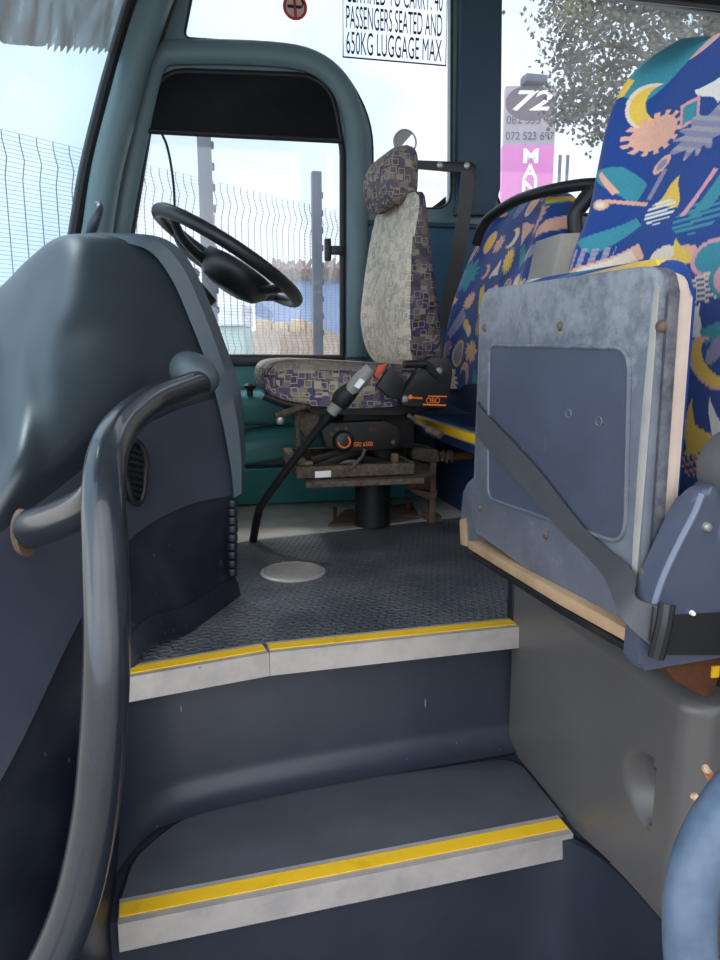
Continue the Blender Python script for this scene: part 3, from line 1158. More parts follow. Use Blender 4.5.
put('mounting_knob', tube([PD(183, 366, 1.56), PD(187, 369, 1.50), PD(196, 374, 1.455), PD(206, 380, 1.445), PD(213, 384, 1.46)], [0.020, 0.037, 0.040, 0.034, 0.014], seg=24, n=6), m_pale, gr_)
fl = PD(28, 535, 1.16)
put('mounting_flange', prism([fl + Vector((0.0, 0, 0)) + Vector((-0.01 + 0.012 * s, 0.02 * s, 0.006 + 0.04 * c)) for s, c in [(math.sin(t), math.cos(t)) for t in np.linspace(0, 2 * math.pi, 20, endpoint=False)]], (0.012, -0.012, 0)), m_rustdull, gr_)
# grab hook at the foot of the pillar
hk = thing('pillar_hook', 'small grey hook handle at the foot of the windscreen pillar', 'handle', PD(92, 232, 2.3))
put('hook', tube([PD(88, 240, 2.3), PD(93, 226, 2.28), PD(98, 214, 2.28), PD(100, 207, 2.30), PD(97, 204, 2.36)], [0.014, 0.017, 0.014, 0.012, 0.010], seg=12, n=5), m_side, hk)

# ------------------------------------------------------------------ sunblind, cable, notice, sticker
sbp = round_poly([PY(x, y, WALL - 0.004) for x, y in [(148, 130), (159, 70), (330, 77), (341, 140), (262, 137)]], [.01, .08, .14, .01, 0])
sb = put('sun_blind', prism(sbp, (0, 0.012, 0), 0.003), P('blind black', '0B0C14', 0.6, spec=0.15))
tag(sb, "black sun blind panel across the top of the driver's window", 'sun blind')
bar = put('blind_bar', tube([PY(146, 131, WALL - 0.012), PY(240, 136, WALL - 0.012), PY(341, 141, WALL - 0.012)], 0.010, seg=10), m_rubber, sb)
cb = put('cable', tube([PY(162, 134, 2.80), PY(167, 146, 2.80), PY(171, 165, 2.80), PY(174, 190, 2.80), PY(175, 215, 2.80), PY(178, 245, 2.80)], 0.0045, seg=8, n=5), m_rubber)
tag(cb, 'thin black cable dangling from the sun blind behind the steering wheel', 'cable')

nt_ = thing('capacity_notice', 'clear passenger capacity notice with tall black lettering on the quarter window', 'notice', PY(395, 40, WALL))
YG = WALL + 0.0265
x0, x1 = PY(343, 40, YG).x, PY(446, 50, YG).x
zb0 = PY(343, 57, YG).z
zt0 = zb0 + 0.285
put('film', box((x0, YG, zb0), (x1, YG + 0.0015, zt0)), m_notice, nt_)
bd = tube([(x0, YG - 0.001, zb0), (x1, YG - 0.001, zb0), (x1, YG - 0.001, zt0), (x0, YG - 0.001, zt0)], 0.0035, seg=6, closed=True)
put('border', bd, m_ink, nt_)
tb = bmesh.new()
wN = x1 - x0
for body, z0, h in (('CERTIFIED TO CARRY: 40', zb0 + 0.188, 0.078), ('PASSENGERS SEATED AND', zb0 + 0.100, 0.078), ('650KG LUGGAGE MAX', zb0 + 0.012, 0.078)):
    add_text(tb, body, (x0 + 0.012, YG - 0.0015, z0), (1, 0, 0), (0, 0, 1), wN - 0.03, h)
put('lettering', tb, m_ink, nt_)

ns = thing('no_smoking_sticker', 'round red no smoking sticker high on the quarter window', 'sticker', PY(295, 6, YG))
c0 = PY(295, 7, YG)
ey = Vector((0, 0, 1))
def circ(c, r, n=32, dy=0):
    return [c + Vector((r * math.cos(t), dy, r * math.sin(t))) for t in np.linspace(0, 2 * math.pi, n, endpoint=False)]
put('disc', prism(circ(c0, 0.043), (0, 0.001, 0)), P('sticker beige', 'C9AFA0', 0.6), ns)
rbm = tube(circ(c0, 0.040, dy=-0.001), 0.0052, seg=6, closed=True)
add_tube(rbm, [c0 + Vector((-0.002, -0.002, 0.038)), c0 + Vector((0.002, -0.002, -0.038))], 0.005, seg=6)
put('red_ring', rbm, P('sticker red', 'B0322E', 0.6), ns)
cg = box(c0 + Vector((-0.028, -0.004, -0.005)), c0 + Vector((0.022, -0.002, 0.005)))
add_tube(cg, [c0 + Vector((0.024, -0.003, 0.0)), c0 + Vector((0.030, -0.003, 0.012)), c0 + Vector((0.024, -0.003, 0.022))], 0.0025, seg=6)
put('cigarette', cg, m_ink, ns)

# ragged sun film on the windscreen
def on_wind(px, py):
    r, h = ray(px, py)
    lo, hi = 0.0, 8.0
    best = None
    for s in np.linspace(0.5, 4.5, 1600):
        p = r * s + Vector((0, 0, CZ))
        t = (2.78 - p.y) / 2.4
        if 0 <= t <= 1:
            d = p.x - wind(t, p.z).x
            if best is None or abs(d) < best[0]:
                best = (abs(d), t, p.z)
    return best[1], best[2]


ts = np.linspace(0.0, 0.75, 300)
tA, zA = on_wind(104, 50)
tB, zB = on_wind(4, 44)
edge_z = np.interp(ts, [tA, tB], [zA, zB]) if tA < tB else np.full(len(ts), zA)
rag = np.where((ts > tA) & (ts < tA + (tB - tA) * 0.62), np.tile([-0.012, 0.010, 0.002, -0.004], 75) + rng.uniform(-0.006, 0.006, len(ts)), rng.uniform(-0.002, 0.002, len(ts)))
rows = [[wind(t, (z + rr) + (2.18 - z - rr) * k, 0.006) for t, z, rr in zip(ts, edge_z, rag)] for k in (0, .33, .66, 1)]
sf = put('sun_film', solid_grid(rows, (-0.002, 0.001, 0)), m_film)
tag(sf, 'ragged grey tint film peeling along the top of the windscreen', 'tint film')

# ------------------------------------------------------------------ teal side console under the driver's window
tcn = thing('side_console', "teal moulded side console below the driver's window", 'console', (0.3, 2.75, 0))
def sweep_x(prof, xs, parent, name, mat, wob=None):
    rings = []
    for i, x in enumerate(xs):
        dz = wob[i] if wob else 0
        rings.append([Vector((x, y, z + dz)) for y, z in prof])
    return put(name, loft(rings), mat, parent)
xs = np.linspace(-0.15, 0.78, 12)
z1, z2 = PY(250, 393, 2.62).z, PY(250, 428, 2.62).z
sweep_x(round_poly([Vector((2.845, z1 + .005, 0)), Vector((2.73, z1, 0)), Vector((2.685, z1 - .035, 0)), Vector((2.70, z2, 0)), Vector((2.845, z2, 0))], [0, .03, .03, .03, 0]) and
        [(v.x, v.y) for v in round_poly([Vector((2.845, z1 + .005, 0)), Vector((2.73, z1, 0)), Vector((2.685, z1 - .035, 0)), Vector((2.70, z2, 0)), Vector((2.845, z2, 0))], [0, .03, .03, .03, 0])],
        xs, tcn, 'upper_shelf', m_tealwall, [-.05 * max(0, x - .25) / .3 for x in xs])
z3, z4 = PY(250, 440, 2.62).z, PY(250, 474, 2.62).z
sweep_x([(v.x, v.y) for v in round_poly([Vector((2.845, z3, 0)), Vector((2.72, z3, 0)), Vector((2.67, z3 - .04, 0)), Vector((2.675, z4, 0)), Vector((2.845, z4, 0))], [0, .05, .04, .02, 0])],
        xs, tcn, 'middle_bulge', m_tealwall, [.06 * min(1, max(0, (x + .05) / .45)) for x in xs])
z5 = 0.004
sweep_x([(v.x, v.y) for v in round_poly([Vector((2.845, z4 + .01, 0)), Vector((2.68, z4 + .01, 0)), Vector((2.80, z5, 0)), Vector((2.845, z5, 0))], [0, .015, .01, 0])],
        xs, tcn, 'lower_band', m_tealwall)
put('back_panel', box((-0.15, 2.76, z4), (0.78, 2.848, z1 - 0.01)), m_kick, tcn)
kn = PY(250, 393, 2.70)
put('knob', lathe(kn - Vector((0, 0, 0.01)), (0, 0, 1), [(0.012, 0), (0.012, 0.02), (0.022, 0.028), (0.024, 0.038), (0.016, 0.046)], 18), m_black, tcn)

# ------------------------------------------------------------------ steering wheel
sw = thing('steering_wheel', 'black four spoke steering wheel tilted above the dashboard', 'steering wheel', PD(227, 256, 2.33))
wc = PD(229, 258, 2.33)
Rw = 0.245
ax = Vector((math.sin(math.radians(31.6)), 0.022, math.cos(math.radians(31.6)))).normalized()
e_x = (Vector((1, 0, 0)) - ax * ax.x).normalized()
e_y = ax.cross(e_x)
def wpnt(a, b, h=0):
    return wc + e_x * a + e_y * b + ax * h
put('rim', tube([wpnt(Rw * math.cos(t), Rw * math.sin(t)) for t in np.linspace(0, 2 * math.pi, 64, endpoint=False)], 0.0205, seg=14, closed=True), m_black, sw)
put('hub', lathe(wpnt(0.045, -0.03, -0.095), ax, [(0.05, 0), (0.088, 0.010), (0.112, 0.035), (0.12, 0.062), (0.114, 0.085), (0.07, 0.095)], 32), m_black, sw)
for sx, sy in ((0.8, 0.6), (0.8, -0.6), (-0.8, 0.6), (-0.8, -0.6)):
    put('spoke', tube([wpnt(0.06 * sx, 0.06 * sy, -0.055), wpnt(0.17 * sx, 0.17 * sy, -0.04), wpnt(Rw * sx, Rw * sy, 0)], [0.026, 0.022, 0.018], seg=12, n=4, flat=(0.6, 1), up=ax), m_black, sw)
put('column', tube([wpnt(-0.02, 0, -0.12), wpnt(-0.06, 0, -0.25), wpnt(-0.10, 0, -0.40)], [0.055, 0.06, 0.065], seg=16), m_rubber, sw)
put('indicator_stalk', tube([wpnt(-0.05, -0.09, -0.15), wpnt(-0.05, -0.22, -0.115)], [0.012, 0.014], seg=12, flat=(0.7, 1), up=ax), m_grip, sw)

# ------------------------------------------------------------------ DRIVER SEAT
ds = thing('driver_seat', "driver's high back seat in worn maze patterned fabric on a suspension pedestal", 'driver seat', (0.56, 2.385, 0))
YA, YB = 2.15, 2.60
def ys_prof(outline, y0, y1, r, seg=8):
    """Loft an (x, z) outline across y with rounded ends."""
    c = sum((Vector(p) for p in outline), Vector((0, 0))) / len(outline)
    def ring(y, k):
        return [Vector((c.x + (p[0] - c.x) * (1 - k * 0.16), y, c.y + (p[1] - c.y) * (1 - k * 0.62))) for p in outline]
    rr = []
    for j in range(seg + 1):
        t = j / seg * math.pi / 2
        rr.append(ring(y0 + r * (1 - math.sin(t)), (1 - math.sin(t)) * 0.5 + 0.5 * (1 - math.sin(t)) ** 2 if j else 1.0))
    rr2 = [[Vector((p.x, y1 + y0 - p.y, p.z)) for p in q] for q in rr[::-1]]
    return loft(rr + rr2)
cush_px = [(263, 378), (265, 368), (275, 361), (300, 359), (345, 361), (395, 364), (436, 368), (445, 380), (436, 396), (400, 404), (350, 407), (305, 404), (278, 399), (266, 391)]
co_ = [(PY(x, y, 2.2).x, PY(x, y, 2.2).z) for x, y in cush_px]
cs = spline([*co_, co_[0]], 4)[:-1]
bm = ys_prof([tuple(p) for p in cs], YA, YB, 0.05)
bmesh.ops.recalc_face_normals(bm, faces=bm.faces[:])
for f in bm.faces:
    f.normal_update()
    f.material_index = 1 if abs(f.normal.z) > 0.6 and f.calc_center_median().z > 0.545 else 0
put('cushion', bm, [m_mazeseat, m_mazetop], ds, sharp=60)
put('cushion_pan', prism([PY(x, y, YA + 0.03) for x, y in [(270, 398), (300, 404), (400, 404), (448, 398), (446, 410), (400, 415), (320, 414), (285, 409)]], (0, YB - YA - 0.06, 0), 0.008), m_black, ds)

# backrest: lofted sections, bleached front and dark sides
lv = [  # photo row, front px (far edge), back px (near edge), half width
    (368, 376, 448, 0.17), (350, 364, 447, 0.205), (320, 358, 444, 0.225), (285, 361, 438, 0.22), (250, 366, 433, 0.205), (222, 372, 428, 0.21), (208, 377, 424, 0.195), (201, 384, 419, 0.16)]
YCs = 2.385
rings = []
YAW = 0.11          # the seat is turned a little towards the door
lvs = spline(lv, 6)
NR = 64
for r_, fp, bp_, hw in lvs:
    xf = PY(fp, r_, YCs + hw * 0.85).x + YAW * hw * 0.85
    xb = PY(bp_, r_, YCs - hw * 0.9).x - YAW * hw * 0.9
    z = PY(fp, r_, YCs).z
    c = (xf + xb) / 2
    th = max(0.02, (xb - xf) / 2)
    rg = []
    for k in range(NR):
        t = 2 * math.pi * k / NR
        cx_, sy_ = math.cos(t), math.sin(t)
        e = 2 / 4.5
        x = c + th * math.copysign(abs(cx_) ** e, cx_)
        y = YCs + hw * math.copysign(abs(sy_) ** e, sy_)
        rg.append(Vector((x + YAW * (YCs - y), y, z)))
    rings.append(rg)
bm = loft(rings)
for f in bm.faces:
    n_ = f.normal
    f.normal_update()
    if f.normal.x < -0.35 or (f.calc_center_median().x < 0 and False):
        f.material_index = 1
bmesh.ops.recalc_face_normals(bm, faces=bm.faces[:])
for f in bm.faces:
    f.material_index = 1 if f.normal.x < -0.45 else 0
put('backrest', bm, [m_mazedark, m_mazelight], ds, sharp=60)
# headrest
hl = [(208, 374, 413, 0.085), (203, 367, 419, 0.11), (186, 361, 421, 0.125), (168, 362, 421, 0.125), (157, 368, 417, 0.11), (151, 377, 408, 0.07)]
rings = []
for r_, fp, bp_, hw in spline(hl, 6):
    xf = PY(fp, r_, YCs + hw * 0.8).x + YAW * hw * 0.8
    xb = PY(bp_, r_, YCs - hw * 0.85).x - YAW * hw * 0.85
    z = PY(fp, r_, YCs).z
    c, th = (xf + xb) / 2, max(0.02, (xb - xf) / 2)
    rings.append([Vector((c - YAW * hw * math.copysign(abs(math.sin(t)) ** .5, math.sin(t)) + th * math.copysign(abs(math.cos(t)) ** .5, math.cos(t)), YCs + hw * math.copysign(abs(math.sin(t)) ** .5, math.sin(t)), z + 0.012 * math.cos(t)))
                  for t in np.linspace(0, 2 * math.pi, 48, endpoint=False)])
put('headrest', loft(rings), m_mazemid, ds, sharp=70)
put('headrest_post', tube([(0.635, 2.385, 1.0), (0.64, 2.385, 1.09)], 0.02, seg=10), m_black, ds)

# recliner cover on the near side
def yprism(px, y, dep, bev, name, mat, parent):
    return put(name, prism([PY(x, yy, y) for x, yy in px], (0, dep, 0), bev), mat, parent)
rc = yprism([(400, 398), (404, 391), (423, 365), (427, 359), (432, 356.5), (446, 357), (452, 364), (453, 374), (448, 409), (403, 406)], YA - 0.045, 0.05, 0.006, 'recliner_cover', m_black, ds)
YR = YA - 0.0465
put('lettering', text('OBO', PY(426, 403.5, YR - 0.0006), (1, 0, 0), (0, 0, 1), 0.044, 0.018), m_orange, rc)
tb = bmesh.new()
for k in range(7):
    q = PY(412.4 + k * 1.5, 397.6 + k * 0.12, YR - 0.0015)
    add_box(tb, q + Vector((0, 0, -0.0025 - 0.001 * (k % 2))), q + Vector((0.0036, 0.001, 0.0025)))
add_prism(tb, [PY(x, y, YR - 0.0015) for x, y in [(423, 403.8), (446, 404.6), (446, 406), (423, 405.2)]], (0, 0.001, 0))
add_prism(tb, [PY(x, y, YR - 0.0015) for x, y in [(428, 395.6), (447, 396), (447, 397), (428, 396.6)]], (0, 0.001, 0))
bc = PY(410.5, 397, YR - 0.001)
add_prism(tb, circ(bc, 0.007, 14), (0, 0.001, 0))
put('small_print', tb, m_orange, rc)
for x, y in ((439, 371), (405, 399)):
    screw(rc, PY(x, y, YR + 0.002), (0, -1, 0), 0.011, m_screw, 'bolt')
put('recliner_lever', tube([PY(426, 364, YR - 0.02), PY(404, 364.5, YR - 0.03)], 0.012, seg=12), m_black, ds)
put('recliner_arm', prism([PY(x, y, YR - 0.004) for x, y in [(424, 360), (431, 362), (441, 376), (437, 379), (424, 368)]], (0, 0.006, 0), 0.002), m_blacksteel, ds)

# suspension box with height knob
YS = 2.17
sbx = yprism([(321, 430), (330, 423), (385, 421), (398, 427), (401, 440), (396, 449), (350, 452), (326, 448)], YS, 0.06, 0.004, 'suspension_box', m_blacksteel, ds)
put('lettering', text('ISRI 6500', PY(354, 446.5, YS - 0.0015), (1, 0, 0), (0, 0, 1), 0.060, 0.014), m_orange, sbx)
kc = PY(343, 441, YS)
kbm = lathe(kc, (0, -1, 0), [(0.034, -0.004), (0.034, 0.008), (0.028, 0.018), (0.024, 0.02)], 24)
put('height_knob', kbm, m_black, sbx)
ob = bmesh.new()
add_tube(ob, [kc + Vector((0.018 * math.cos(t), -0.022, 0.018 * math.sin(t))) for t in np.linspace(-math.pi * 1.0, math.pi * .28, 14)], 0.0028, seg=6)
put('knob_mark', ob, m_orange, sbx)
for x, y in ((393, 442), (332, 434), (337, 429), (346, 429)):
    screw(sbx, PY(x, y, YS + 0.002), (0, -1, 0), 0.008, m_dusty, 'bolt')
put('gauge_window', prism([PY(x, y, YS - 0.001) for x, y in [(369, 427), (380, 427), (380, 432), (369, 432)]], (0, 0.002, 0)), P('dark red window', '3A1418', 0.4), sbx)
put('suspension_frame', box((0.42, 2.24, 0.29), (0.66, 2.54, 0.42), 0.01), m_blacksteel, ds)
# front mechanism under the cushion
yprism([(291, 408), (322, 408), (316, 432), (305, 437), (296, 424)], YS + 0.03, 0.05, 0.004, 'front_bracket', m_dusty, ds)
put('front_link', tube([PY(297, 420, YS + 0.02), PY(298, 445, YS + 0.02), PY(300, 462, YS + 0.02)], 0.008, seg=8), m_dusty, ds)
# scissor arms
for a, b in (((315, 468), (385, 440)), ((312, 460), (372, 442))):
    put('scissor_arm', tube([PY(*a, YS + 0.05), PY(*b, YS + 0.05)], 0.012, seg=8, flat=(1.2, 0.6), up=(0, 0, 1)), m_blacksteel, ds)
for a, b in (((342, 452), (395, 466)),):
    put('scissor_arm', tube([PY(*a, YS + 0.09), PY(*b, YS + 0.09)], 0.012, seg=8, flat=(1.2, 0.6), up=(0, 0, 1)), m_blacksteel, ds)
put('air_spring', lathe((0.58, 2.38, 0.20), (0, 0, 1), [(0.05, 0), (0.085, 0.02), (0.09, 0.05), (0.085, 0.08), (0.05, 0.1)], 24), m_rubber, ds)
put('slide_link', tube([PY(349, 470, YS - 0.02), PY(362, 457, YS - 0.02), PY(365, 449, YS - 0.02)], 0.006, seg=8), m_dusty, ds)
# tray frame: open rectangle of angle bar, near bar with label
zt1, zt2 = PY(340, 465, 2.17).z, PY(340, 477, 2.17).z
xa, xb_ = PY(296, 470, 2.17).x, PY(414, 470, 2.17).x
tr_ = bmesh.new()
add_box(tr_, (xa, 2.165, zt2), (xb_, 2.18, zt1), 0.003)
add_box(tr_, (xa, 2.57, zt2), (xb_, 2.585, zt1), 0.003)
add_box(tr_, (xa, 2.18, zt2), (xa + 0.03, 2.57, zt1 + 0.005), 0.003)
add_box(tr_, (xb_ - 0.02, 2.18, zt2), (xb_, 2.57, zt1 + 0.002), 0.003)
add_box(tr_, (xa + 0.03, 2.165, zt1 - 0.004), (xb_, 2.20, zt1), 0.001)
tray = put('tray_frame', tr_, m_dusty, ds)
put('tray_label', prism([PY(x, y, 2.164) for x, y in [(315, 471.5), (331, 470.5), (331, 477), (315, 478)]], (0, 0.0008, 0)), m_white, tray)
put('bolt', lathe(PY(301, 461, 2.165), (0, -1, 0), [(0.014, -.03), (0.014, 0.01), (0.008, 0.013)], 12), m_dusty, tray)
put('bolt', lathe(PY(395, 456, 2.19), (0, 0, 1), [(0.014, -.03), (0.014, 0.005), (0.008, 0.01)], 12), m_dusty, tray)
# base plates, pedestal, floor plate
zp1, zp2 = PY(340, 480.5, 2.14).z, PY(340, 486.5, 2.14).z
put('base_plate', prism([(PY(306, 486, 2.13).x, 2.13, zp2), (PY(430, 486, 2.13).x - .02, 2.13, zp2), (PY(437, 486, 2.2).x, 2.22, zp2), (0.68, 2.34, zp2), (0.68, 2.57, zp2), (0.33, 2.57, zp2)], (0, 0, zp1 - zp2), 0.003), m_dusty, ds)
pcx = PY(373, 500, 2.37)
put('pedestal', cyl((pcx.x, 2.38, 0.006), (pcx.x, 2.38, zp2), 0.062, seg=32), m_blacksteel, ds)
fp = put('floor_plate', prism([PZ(x, y, -0.004) for x, y in [(328, 527), (345, 512), (412, 505), (420, 519), (400, 522)]], (0, 0, 0.010), 0.002), m_rustdull, ds)
for x, y in ((335, 519), (408, 512)):
    p = PZ(x, y, 0)
    put('bolt', cyl(p, p + Vector((0, 0, 0.045)), 0.007, seg=8), m_rust, fp)
# adjusting levers
put('lever', tube([PY(304, 406, 2.15), PY(290, 411, 2.13), PY(275, 416, 2.12)], 0.010, seg=10), m_dusty, ds)
screw(ds, PY(280, 421, 2.12), (0, -1, -0.2), 0.012, m_screw, 'lever_end')
put('lever', tube([PY(408, 415, 2.16), PY(424, 426, 2.13), PY(432, 432, 2.10)], 0.007, seg=8), m_dusty, ds)
put('lever_handle', tube([PY(428, 429, 2.10), PY(441, 435, 2.06)], 0.013, seg=12), m_dusty, ds)
# belt buckle beside the cushion
bk = yprism([(377, 386), (391, 365), (405, 381), (402, 400), (390, 398)], YA - 0.055, 0.03, 0.004, 'belt_buckle', m_black, ds)
put('release_button', prism([PY(x, y, YA - 0.058) for x, y in [(374, 375), (380, 366), (387, 364), (384, 371), (377, 379)]], (0, 0.028, 0), 0.003), m_red, bk)
# black tube drawn as the shadow gap under the cushion's front edge
put('shadow_gap', tube([PY(264, 396, YA + 0.01), PY(285, 404, YA + 0.005), PY(310, 408, YA + 0.005)], 0.012, seg=8, n=4), m_rubber, ds)

# driver's belt on its guide bar
db = thing('seat_belt', 'grey driver seat belt hanging from a black bar behind the headrest', 'seat belt', PY(470, 168, 2.72))
YBt = 2.74
put('guide_bar', prism([PY(x, y, YBt) for x, y in [(400, 161), (415, 160), (472, 162), (477, 166), (476, 174), (468, 173), (414, 168), (400, 167)]], (0, 0.014, 0), 0.003), m_black, db)
for x, y in ((440, 165), (467, 165.5)):
    screw(db, PY(x, y, YBt + 0.001), (0, -1, 0), 0.013, m_screw, 'bolt')
put('anchor', cyl(PY(471, 177, YBt - 0.002), PY(471, 177, WALL - 0.03), 0.022, seg=14), m_black, db)
def ribbon(L, R, name, mat, parent, thick=(0, 0.003, 0), n=5):
    a, b = spline(L, n), spline(R, n)
    rows = [[Vector(p), (Vector(p) + Vector(q)) / 2, Vector(q)] for p, q in zip(a, b)]
    return put(name, solid_grid(rows, thick), mat, parent)
ribbon([PY(461, 170, YBt - .006), PY(459, 200, YBt - .006), PY(452, 250, YBt - .006), PY(441, 305, YBt - .006), PY(436, 330, YBt - .006)],
       [PY(475, 172, YBt - .006), PY(471, 215, YBt - .006), PY(464, 262, YBt - .006), PY(455, 300, YBt - .006), PY(449, 328, YBt - .006)], 'webbing', m_beltdark, db)
# little round mirror on the belt bar
rm = thing('round_mirror', 'small round mirror disc above the driver seat headrest', 'mirror', PY(405, 142, 2.70))
mc = PY(405, 142, 2.70)
mrg = tube(circ(mc, 0.042), 0.0035, seg=8, closed=True)
put('rim', mrg, m_alum, rm)
half = [mc + Vector((0.041 * math.cos(t), 0, 0.041 * math.sin(t))) for t in np.linspace(math.radians(48), math.radians(228), 20)]
put('half_disc', prism(half, (0, 0.004, 0)), P('grey mirror back', '9A9690', 0.5), rm)
put('stem', tube([mc + Vector((0.012, 0.002, -0.042)), mc + Vector((0.012, 0.03, -0.075)), mc + Vector((0.012, 0.046, -0.115))], 0.005, seg=8), m_black, rm)

# ------------------------------------------------------------------ long bent lever by the driver's seat
gl_ = thing('gear_lever', 'long bent black lever with grey grip rising from the cab floor', 'lever', PZ(253, 543, 0))
base = PZ(253, 541, 0.0)
put('rod', tube([base, PY(258, 515, 2.19), PY(265, 500, 2.17), PY(300, 452, 2.12), PY(340, 402, 2.05)], [0.013, 0.013, 0.0125, 0.012, 0.011], seg=12, n=5), m_blacksteel, gl_)
put('sleeve', tube([PY(331, 413, 2.055), PY(341, 401, 2.045)], [0.017, 0.019], seg=14), m_grip, gl_)
put('collar', tube([PY(338, 405, 2.05), PY(343, 398, 2.045), PY(354, 387, 2.03)], [0.024, 0.03, 0.022], seg=16, n=4), m_rubber, gl_)
gp = put('grip', tube([PY(350, 391, 2.03), PY(360, 380, 2.02), PY(371, 368, 2.01)], [0.020, 0.023, 0.018], seg=14, n=4), m_grip, gl_)
put('white_tab', prism([PY(x, y, 1.992) for x, y in [(354, 386), (360, 378), (365, 381), (359, 389)]], (0, 0.003, 0)), m_white, gp)

# ------------------------------------------------------------------ rusty bracket beside the platform
sbk = thing('steel_bracket', 'rusty dust covered steel bracket on the cab floor behind the driver seat', 'bracket', PY(430, 500, 2.3))
YK = 2.36
k1 = bmesh.new()
add_prism(k1, [PY(x, y, YK) for x, y in [(411, 452), (415, 447), (438, 450), (440, 462), (434, 463), (412, 459)]], (0, 0.14, 0), 0.004)
put('top_block', k1, m_dusty, sbk)
k2 = bmesh.new()
for px in ((411, 489, 417, 462), (431, 499, 437, 462)):
    add_box(k2, (PY(px[0], 480, YK).x, YK + 0.01, 0.0 if px[0] > 420 else PY(400, px[1], YK).z), (PY(px[2], 480, YK).x, YK + 0.03, PY(400, px[3], YK).z), 0.002)
add_prism(k2, [PY(x, y, YK) for x, y in [(412, 488), (434, 494), (438, 489), (436, 499), (428, 500), (412, 492)]], (0, 0.10, 0), 0.002)
add_prism(k2, [PY(x, y, YK + 0.06) for x, y in [(414, 462), (432, 464), (433, 494), (414, 488)]], (0, 0.02, 0), 0.002)
add_box(k2, (PY(431, 500, YK).x, YK + 0.03, -0.002), (PY(437, 500, YK).x + .03, YK + 0.12, 0.02), 0.002)
put('frame', k2, m_rustdull, sbk)
p0 = PY(438, 455, YK + 0.03)
put('cross_pin', tube([p0, PY(452, 457, YK + 0.01), Vector((0.93, YK + 0.02, PY(460, 456, YK).z))], 0.014, seg=10), m_rust, sbk)
put('coil', tube([PY(441 + k, 456.5 + 6 * math.sin(k * 2.4), YK - 0.01 + 0.02 * math.cos(k * 2.4)) for k in range(14)], 0.004, seg=6, n=2), m_dusty, sbk)

# ------------------------------------------------------------------ blue patterned moquette
FAB = dict(base='22458A', peach='E3AE98', yellow='E8C255', cream='E6D5C0', teal='3F8E9E', grey='A3A2AA', lilac='8E8AA6', pink='D9A0A8', white='E9E6DE', navy='0E1E4A')


def paint(co2, shapes):
    """Colour woven at each fabric point (s across, t up): shapes painted one over another."""
    col = np.tile(np.array(lin(FAB['base'])), (len(co2), 1))
    for kind, cx, cy, rx, ry, rot, c1, c2, *unit in shapes:
        dx, dy = co2[:, 0] - cx, co2[:, 1] - cy
        if unit:
            dx, dy = -dx / unit[0], dy / unit[1]
        ca, sa = math.cos(rot), math.sin(rot)
        x = (dx * ca + dy * sa) / rx
        y = (-dx * sa + dy * ca) / ry
        rr = np.hypot(x, y)
        th = np.arctan2(y, x)
        inner = None
        if kind == 'gear':
            lim = 1 + 0.12 * np.sign(np.sin(th * 14))
            m = rr < lim
        elif kind == 'ell':
            m = rr < 1
            inner = rr < 0.8
        elif kind == 'rag':
            lim = 1 + 0.22 * np.sin(th * 11 + 2 * np.sin(3 * th))
            m = rr < lim
            inner = m & (np.sin(x * 14 + y * 5) > 0.2)
        elif kind == 'rect':
            m = (abs(x) < 1) & (abs(y) < 1)
            inner = (abs(x) < 0.72) & (abs(y) < 0.72)
        elif kind == 'tri':
            m = (y > -1) & (y < 1) & (abs(x + 0.3 * np.sin(y * 2)) < (1 - y) * 0.5)
            inner = m & (x > 0.05)
        elif kind == 'cres':
            m = (rr < 1) & (np.hypot(x - 0.45, y - 0.1) > 0.72)
            inner = m & (rr < 0.86)
        elif kind == 'stripe':
            m = (rr < 1) & (np.sin(y * 17 + x * 1.5) > -0.1)
        elif kind == 'hatch':
            m = (abs(x) < 1) & (abs(y) < 1) & (np.sin(x * 13) > -0.2)
            inner = m & (np.sin(y * 15) > 0.5)
        elif kind == 'ring':
            m = rr < 1
            inner = rr < 0.6
        elif kind == 'heart':
            m = (rr < 1 - 0.35 * np.abs(np.sin(th - 0.8)) + 0.25 * np.cos(2 * th))
            inner = m & (x > 0)
        else:
            m = (abs(x) < 1) & (abs(y) < 1 - 0.3 * x)
        col[m] = lin(FAB[c1])
        if c2 and inner is not None:
            col[m & inner] = lin(FAB[c2])
    return col


def weave(o, col):
    a = o.data.color_attributes.new('weave', 'FLOAT_COLOR', 'POINT')
    a.data.foreach_set('color', np.hstack([col, np.ones((len(col), 1))]).ravel().astype(np.float32))


def seat_back(levels, yc, dish, wing, NF=150, NB=40, M=None):
    """Closed loft. levels: (z, x_front_centre, half width, thickness) ; front faces -x and is dished between side wings."""
    rings = []
    for z, xf, hw, th in levels:
        rg = []
        for k in range(NF):
            s = -1 + 2 * k / (NF - 1)
            e = abs(s)
            x = xf - wing * math.exp(-((e - 0.82) / 0.16) ** 2) + dish * (1 - s * s) * 0.3
            if e > 0.9:
                x += th * 0.55 * ((e - 0.9) / 0.1) ** 2.2
            rg.append(Vector((x, yc + hw * s * (1 - 0.02 * e), z)))
        for k in range(NB):
            s = 1 - 2 * (k + 0.5) / NB
            e = abs(s)
            x = xf + th - (th * 0.42) * max(0, (e - 0.85) / 0.15) ** 2
            rg.append(Vector((x, yc + hw * s * 0.985, z)))
        rings.append(rg)
    return loft(rings)


def yz(px, py, x):
    p = PX(px, py, x)
    return p.y, p.z


